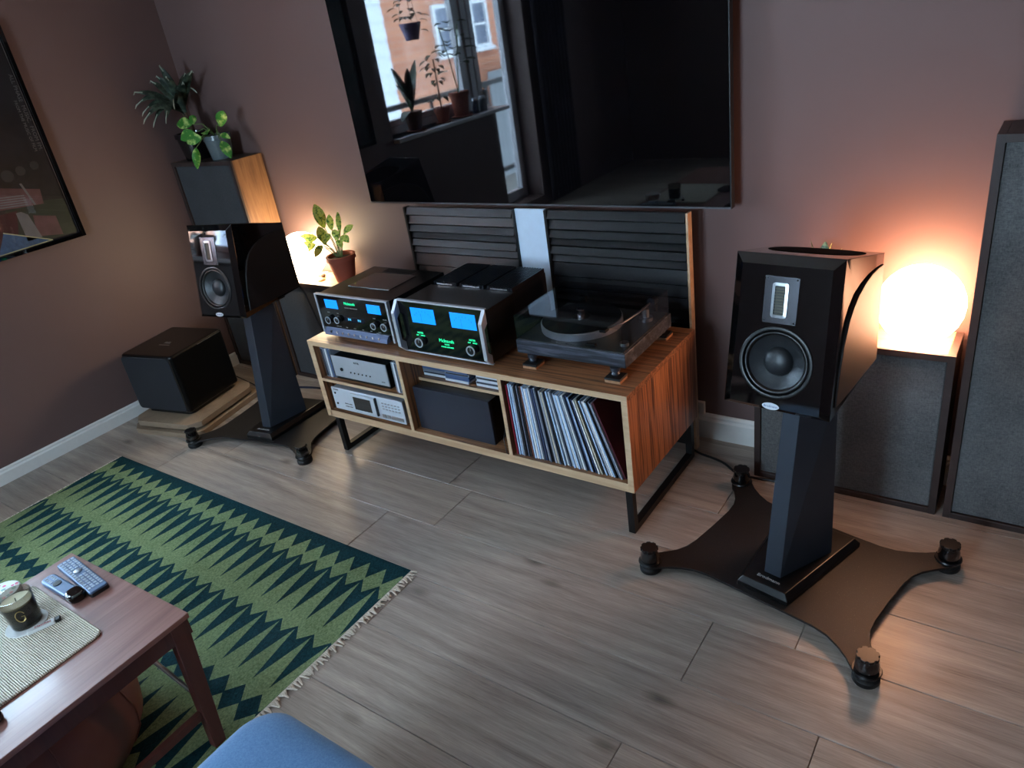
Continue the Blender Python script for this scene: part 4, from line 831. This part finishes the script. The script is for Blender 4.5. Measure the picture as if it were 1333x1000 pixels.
# window plants (seen mirrored in the television)
def sill_pot(label, y, r, h, mat): 
    t = thing('potted_plant', label, 'plant', (XL-.06, y, WZ0), 0, 'plants on the window sill'); MB().lathe([(r*1.05, 0), (r*1.15, .012)], 24).build('saucer', m_terra, t); MB().lathe([(r*.72, .012), (r, h-.03), (r*1.08, h-.03), (r*1.08, h), (r*.95, h), (.0, h-.015)], 24).build('pot', mat, t, smooth=40); return t
m_dleaf = leafmat('deep_green_leaf', (26, 44, 26), (50, 72, 40), 30)
t = sill_pot('upright sword-leaf plant in a brown pot on the window sill', -2.07, .07, .15, plain('brown_pot', (82, 52, 40), .6))
for q in ((.02, .16, .48), (.03, -.1, .42), (-.03, .1, .36), (.05, .02, .46), (-.02, -.16, .5), (.06, .2, .1), (.04, -.05, .38)): leafmesh((0, 0, .14), q, .036, .06, m_dleaf, t)
t = sill_pot('bushy small-leaf plant in a terracotta pot on the window sill', -2.42, .06, .12, m_terra)
for k in range(26):
    a = random.uniform(0, 6.28); q = random.uniform(.03, .12); z = random.uniform(.18, .52); leafmesh((q*.5*math.cos(a), q*.5*math.sin(a), z), (q*math.cos(a)*1.4, q*math.sin(a)*1.4, z-.03), .022, .02, m_dleaf, t, n=3)
b = MB(); b.tube([(0, 0, .1), (.005, .005, .48)], .006, 6); b.build('stem', m_woodstem, t)
t = sill_pot('tall geranium in a large terracotta pot on the window sill', -2.67, .08, .2, m_terra)
for k in range(22):
    a = random.uniform(0, 6.28); q = random.uniform(.03, .16); z = random.uniform(.35, .75); leafmesh((q*.6*math.cos(a), q*.6*math.sin(a), z), (q*math.cos(a)*1.3, q*math.sin(a)*1.3, z-.01), .045, .01, m_dleaf, t, n=4)
for dy in (-.05, .05): b = MB(); b.tube([(0, 0, .18), (.0, dy, .45), (.0, dy*2.4, .7)], .005, 6); b.build('stem', m_stem, t)
for k, (y, c) in enumerate(((-2.86, (40, 44, 60)), (-2.96, (60, 66, 80)))):
    t = thing('storage_jar', f'dark glass storage jar, {("nearer", "farther")[k]} the balcony door, on the window sill', 'jar', (XL-.05, y, WZ0)); MB().lathe([(.035, 0), (.036, .09), (.028, .10)], 20).build('body', plain(f'jar_dark_{k}', c, .2), t, smooth=40); MB().lathe([(.03, .10), (.03, .12)], 20).build('lid', m_alu, t)
t = thing('hanging_planter', 'trailing plant in a hanging pot in front of the window', 'plant', (XL-.08, -2.25, 1.66)); MB().lathe([(.05, 0), (.085, .12), (.08, .12), (.0, .11)], 20).build('pot', plain('violet_pot', (92, 76, 120), .5), t, smooth=40)
b = MB()
for k in range(3): a = 2.1*k; b.tube([(.08*math.cos(a), .08*math.sin(a), .12), (0, 0, .55), (0, 0, .76)], .002, 4)
b.build('hanger', m_woodstem, t)
for k in range(28):
    a = random.uniform(0, 6.28); q = random.uniform(.03, .13); z = random.uniform(.06, .34); leafmesh((q*.7*math.cos(a), q*.7*math.sin(a), z), (q*math.cos(a)*1.3, q*math.sin(a)*1.3, z-.02), .026, .01, m_dleaf, t, n=3)
# curtain beside the balcony door
cu_ = MB(); P = []
for k in range(60): P.append((XL+.06+.025*math.sin(k*.9), -3.72-k*.009))
cu_.loft([[(x, y, .03) for x, y in P]+[(x-.004, y, .03) for x, y in reversed(P)], [(x, y, 2.5) for x, y in P]+[(x-.004, y, 2.5) for x, y in reversed(P)]]); tag(cu_.build('curtain', fabric('dark_curtain', (44, 40, 46), (60, 54, 60), 500), smooth=60), 'dark curtain hanging beside the balcony door', 'curtain')

# ------------------------------------------------------------------ cables and outlet
def cable(label, pts, r, mat=m_black):
    b = MB(); Q = [Vector(p) for p in pts]; out = []
    for i in range(len(Q)-1):
        p0, p1, p2, p3 = Q[max(i-1, 0)], Q[i], Q[i+1], Q[min(i+2, len(Q)-1)]
        for k in range(6):
            u = k/6; out.append(.5*((2*p1)+(-p0+p2)*u+(2*p0-5*p1+4*p2-p3)*u*u+(-p0+3*p1-3*p2+p3)*u**3))
    out.append(Q[-1]); b.tube([tuple(p) for p in out], r, 7); return tag(b.build('cable', mat, smooth=70), label, 'cable')
cable('black cable on the floor from the sideboard to the low grey panel', [(-.06, -.12, .005), (0, -.147, .005), (.105, -.176, .005), (.19, -.232, .005), (.26, -.232, .005), (.34, -.226, .005), (.5, -.24, .005)], .005)
cable('black speaker cable drooping from the left loudspeaker behind the sideboard', [(-2.05, -.42, .74), (-1.98, -.39, .66), (-1.955, -.385, .56), (-1.93, -.37, .42), (-1.85, -.30, .2), (-1.72, -.2, .005), (-1.62, -.12, .005)], .006)
cable('dark blue cable along the floor behind the left speaker stand', [(-2.62, -.35, .005), (-2.48, -.35, .005), (-2.36, -.335, .005), (-2.23, -.30, .005), (-2.0, -.27, .005), (-1.65, -.12, .005)], .006, plain('navy_cable', (24, 30, 52), .5))
cable('thin black lead trailing from the subwoofer', [(-2.78, -.50, .14), (-2.76, -.44, .06), (-2.70, -.40, .006), (-2.62, -.42, .005)], .003)
t = thing('wall_socket', 'small white socket box above the back baseboard', 'socket', (-.05, -.0, .1155)); MB().box(-.02, .02, -.018, 0, 0, .055).build('box', m_white, t, bevel=.003); MB().box(-.008, .008, -.0195, -.018, .015, .04).build('switch', m_white, t)
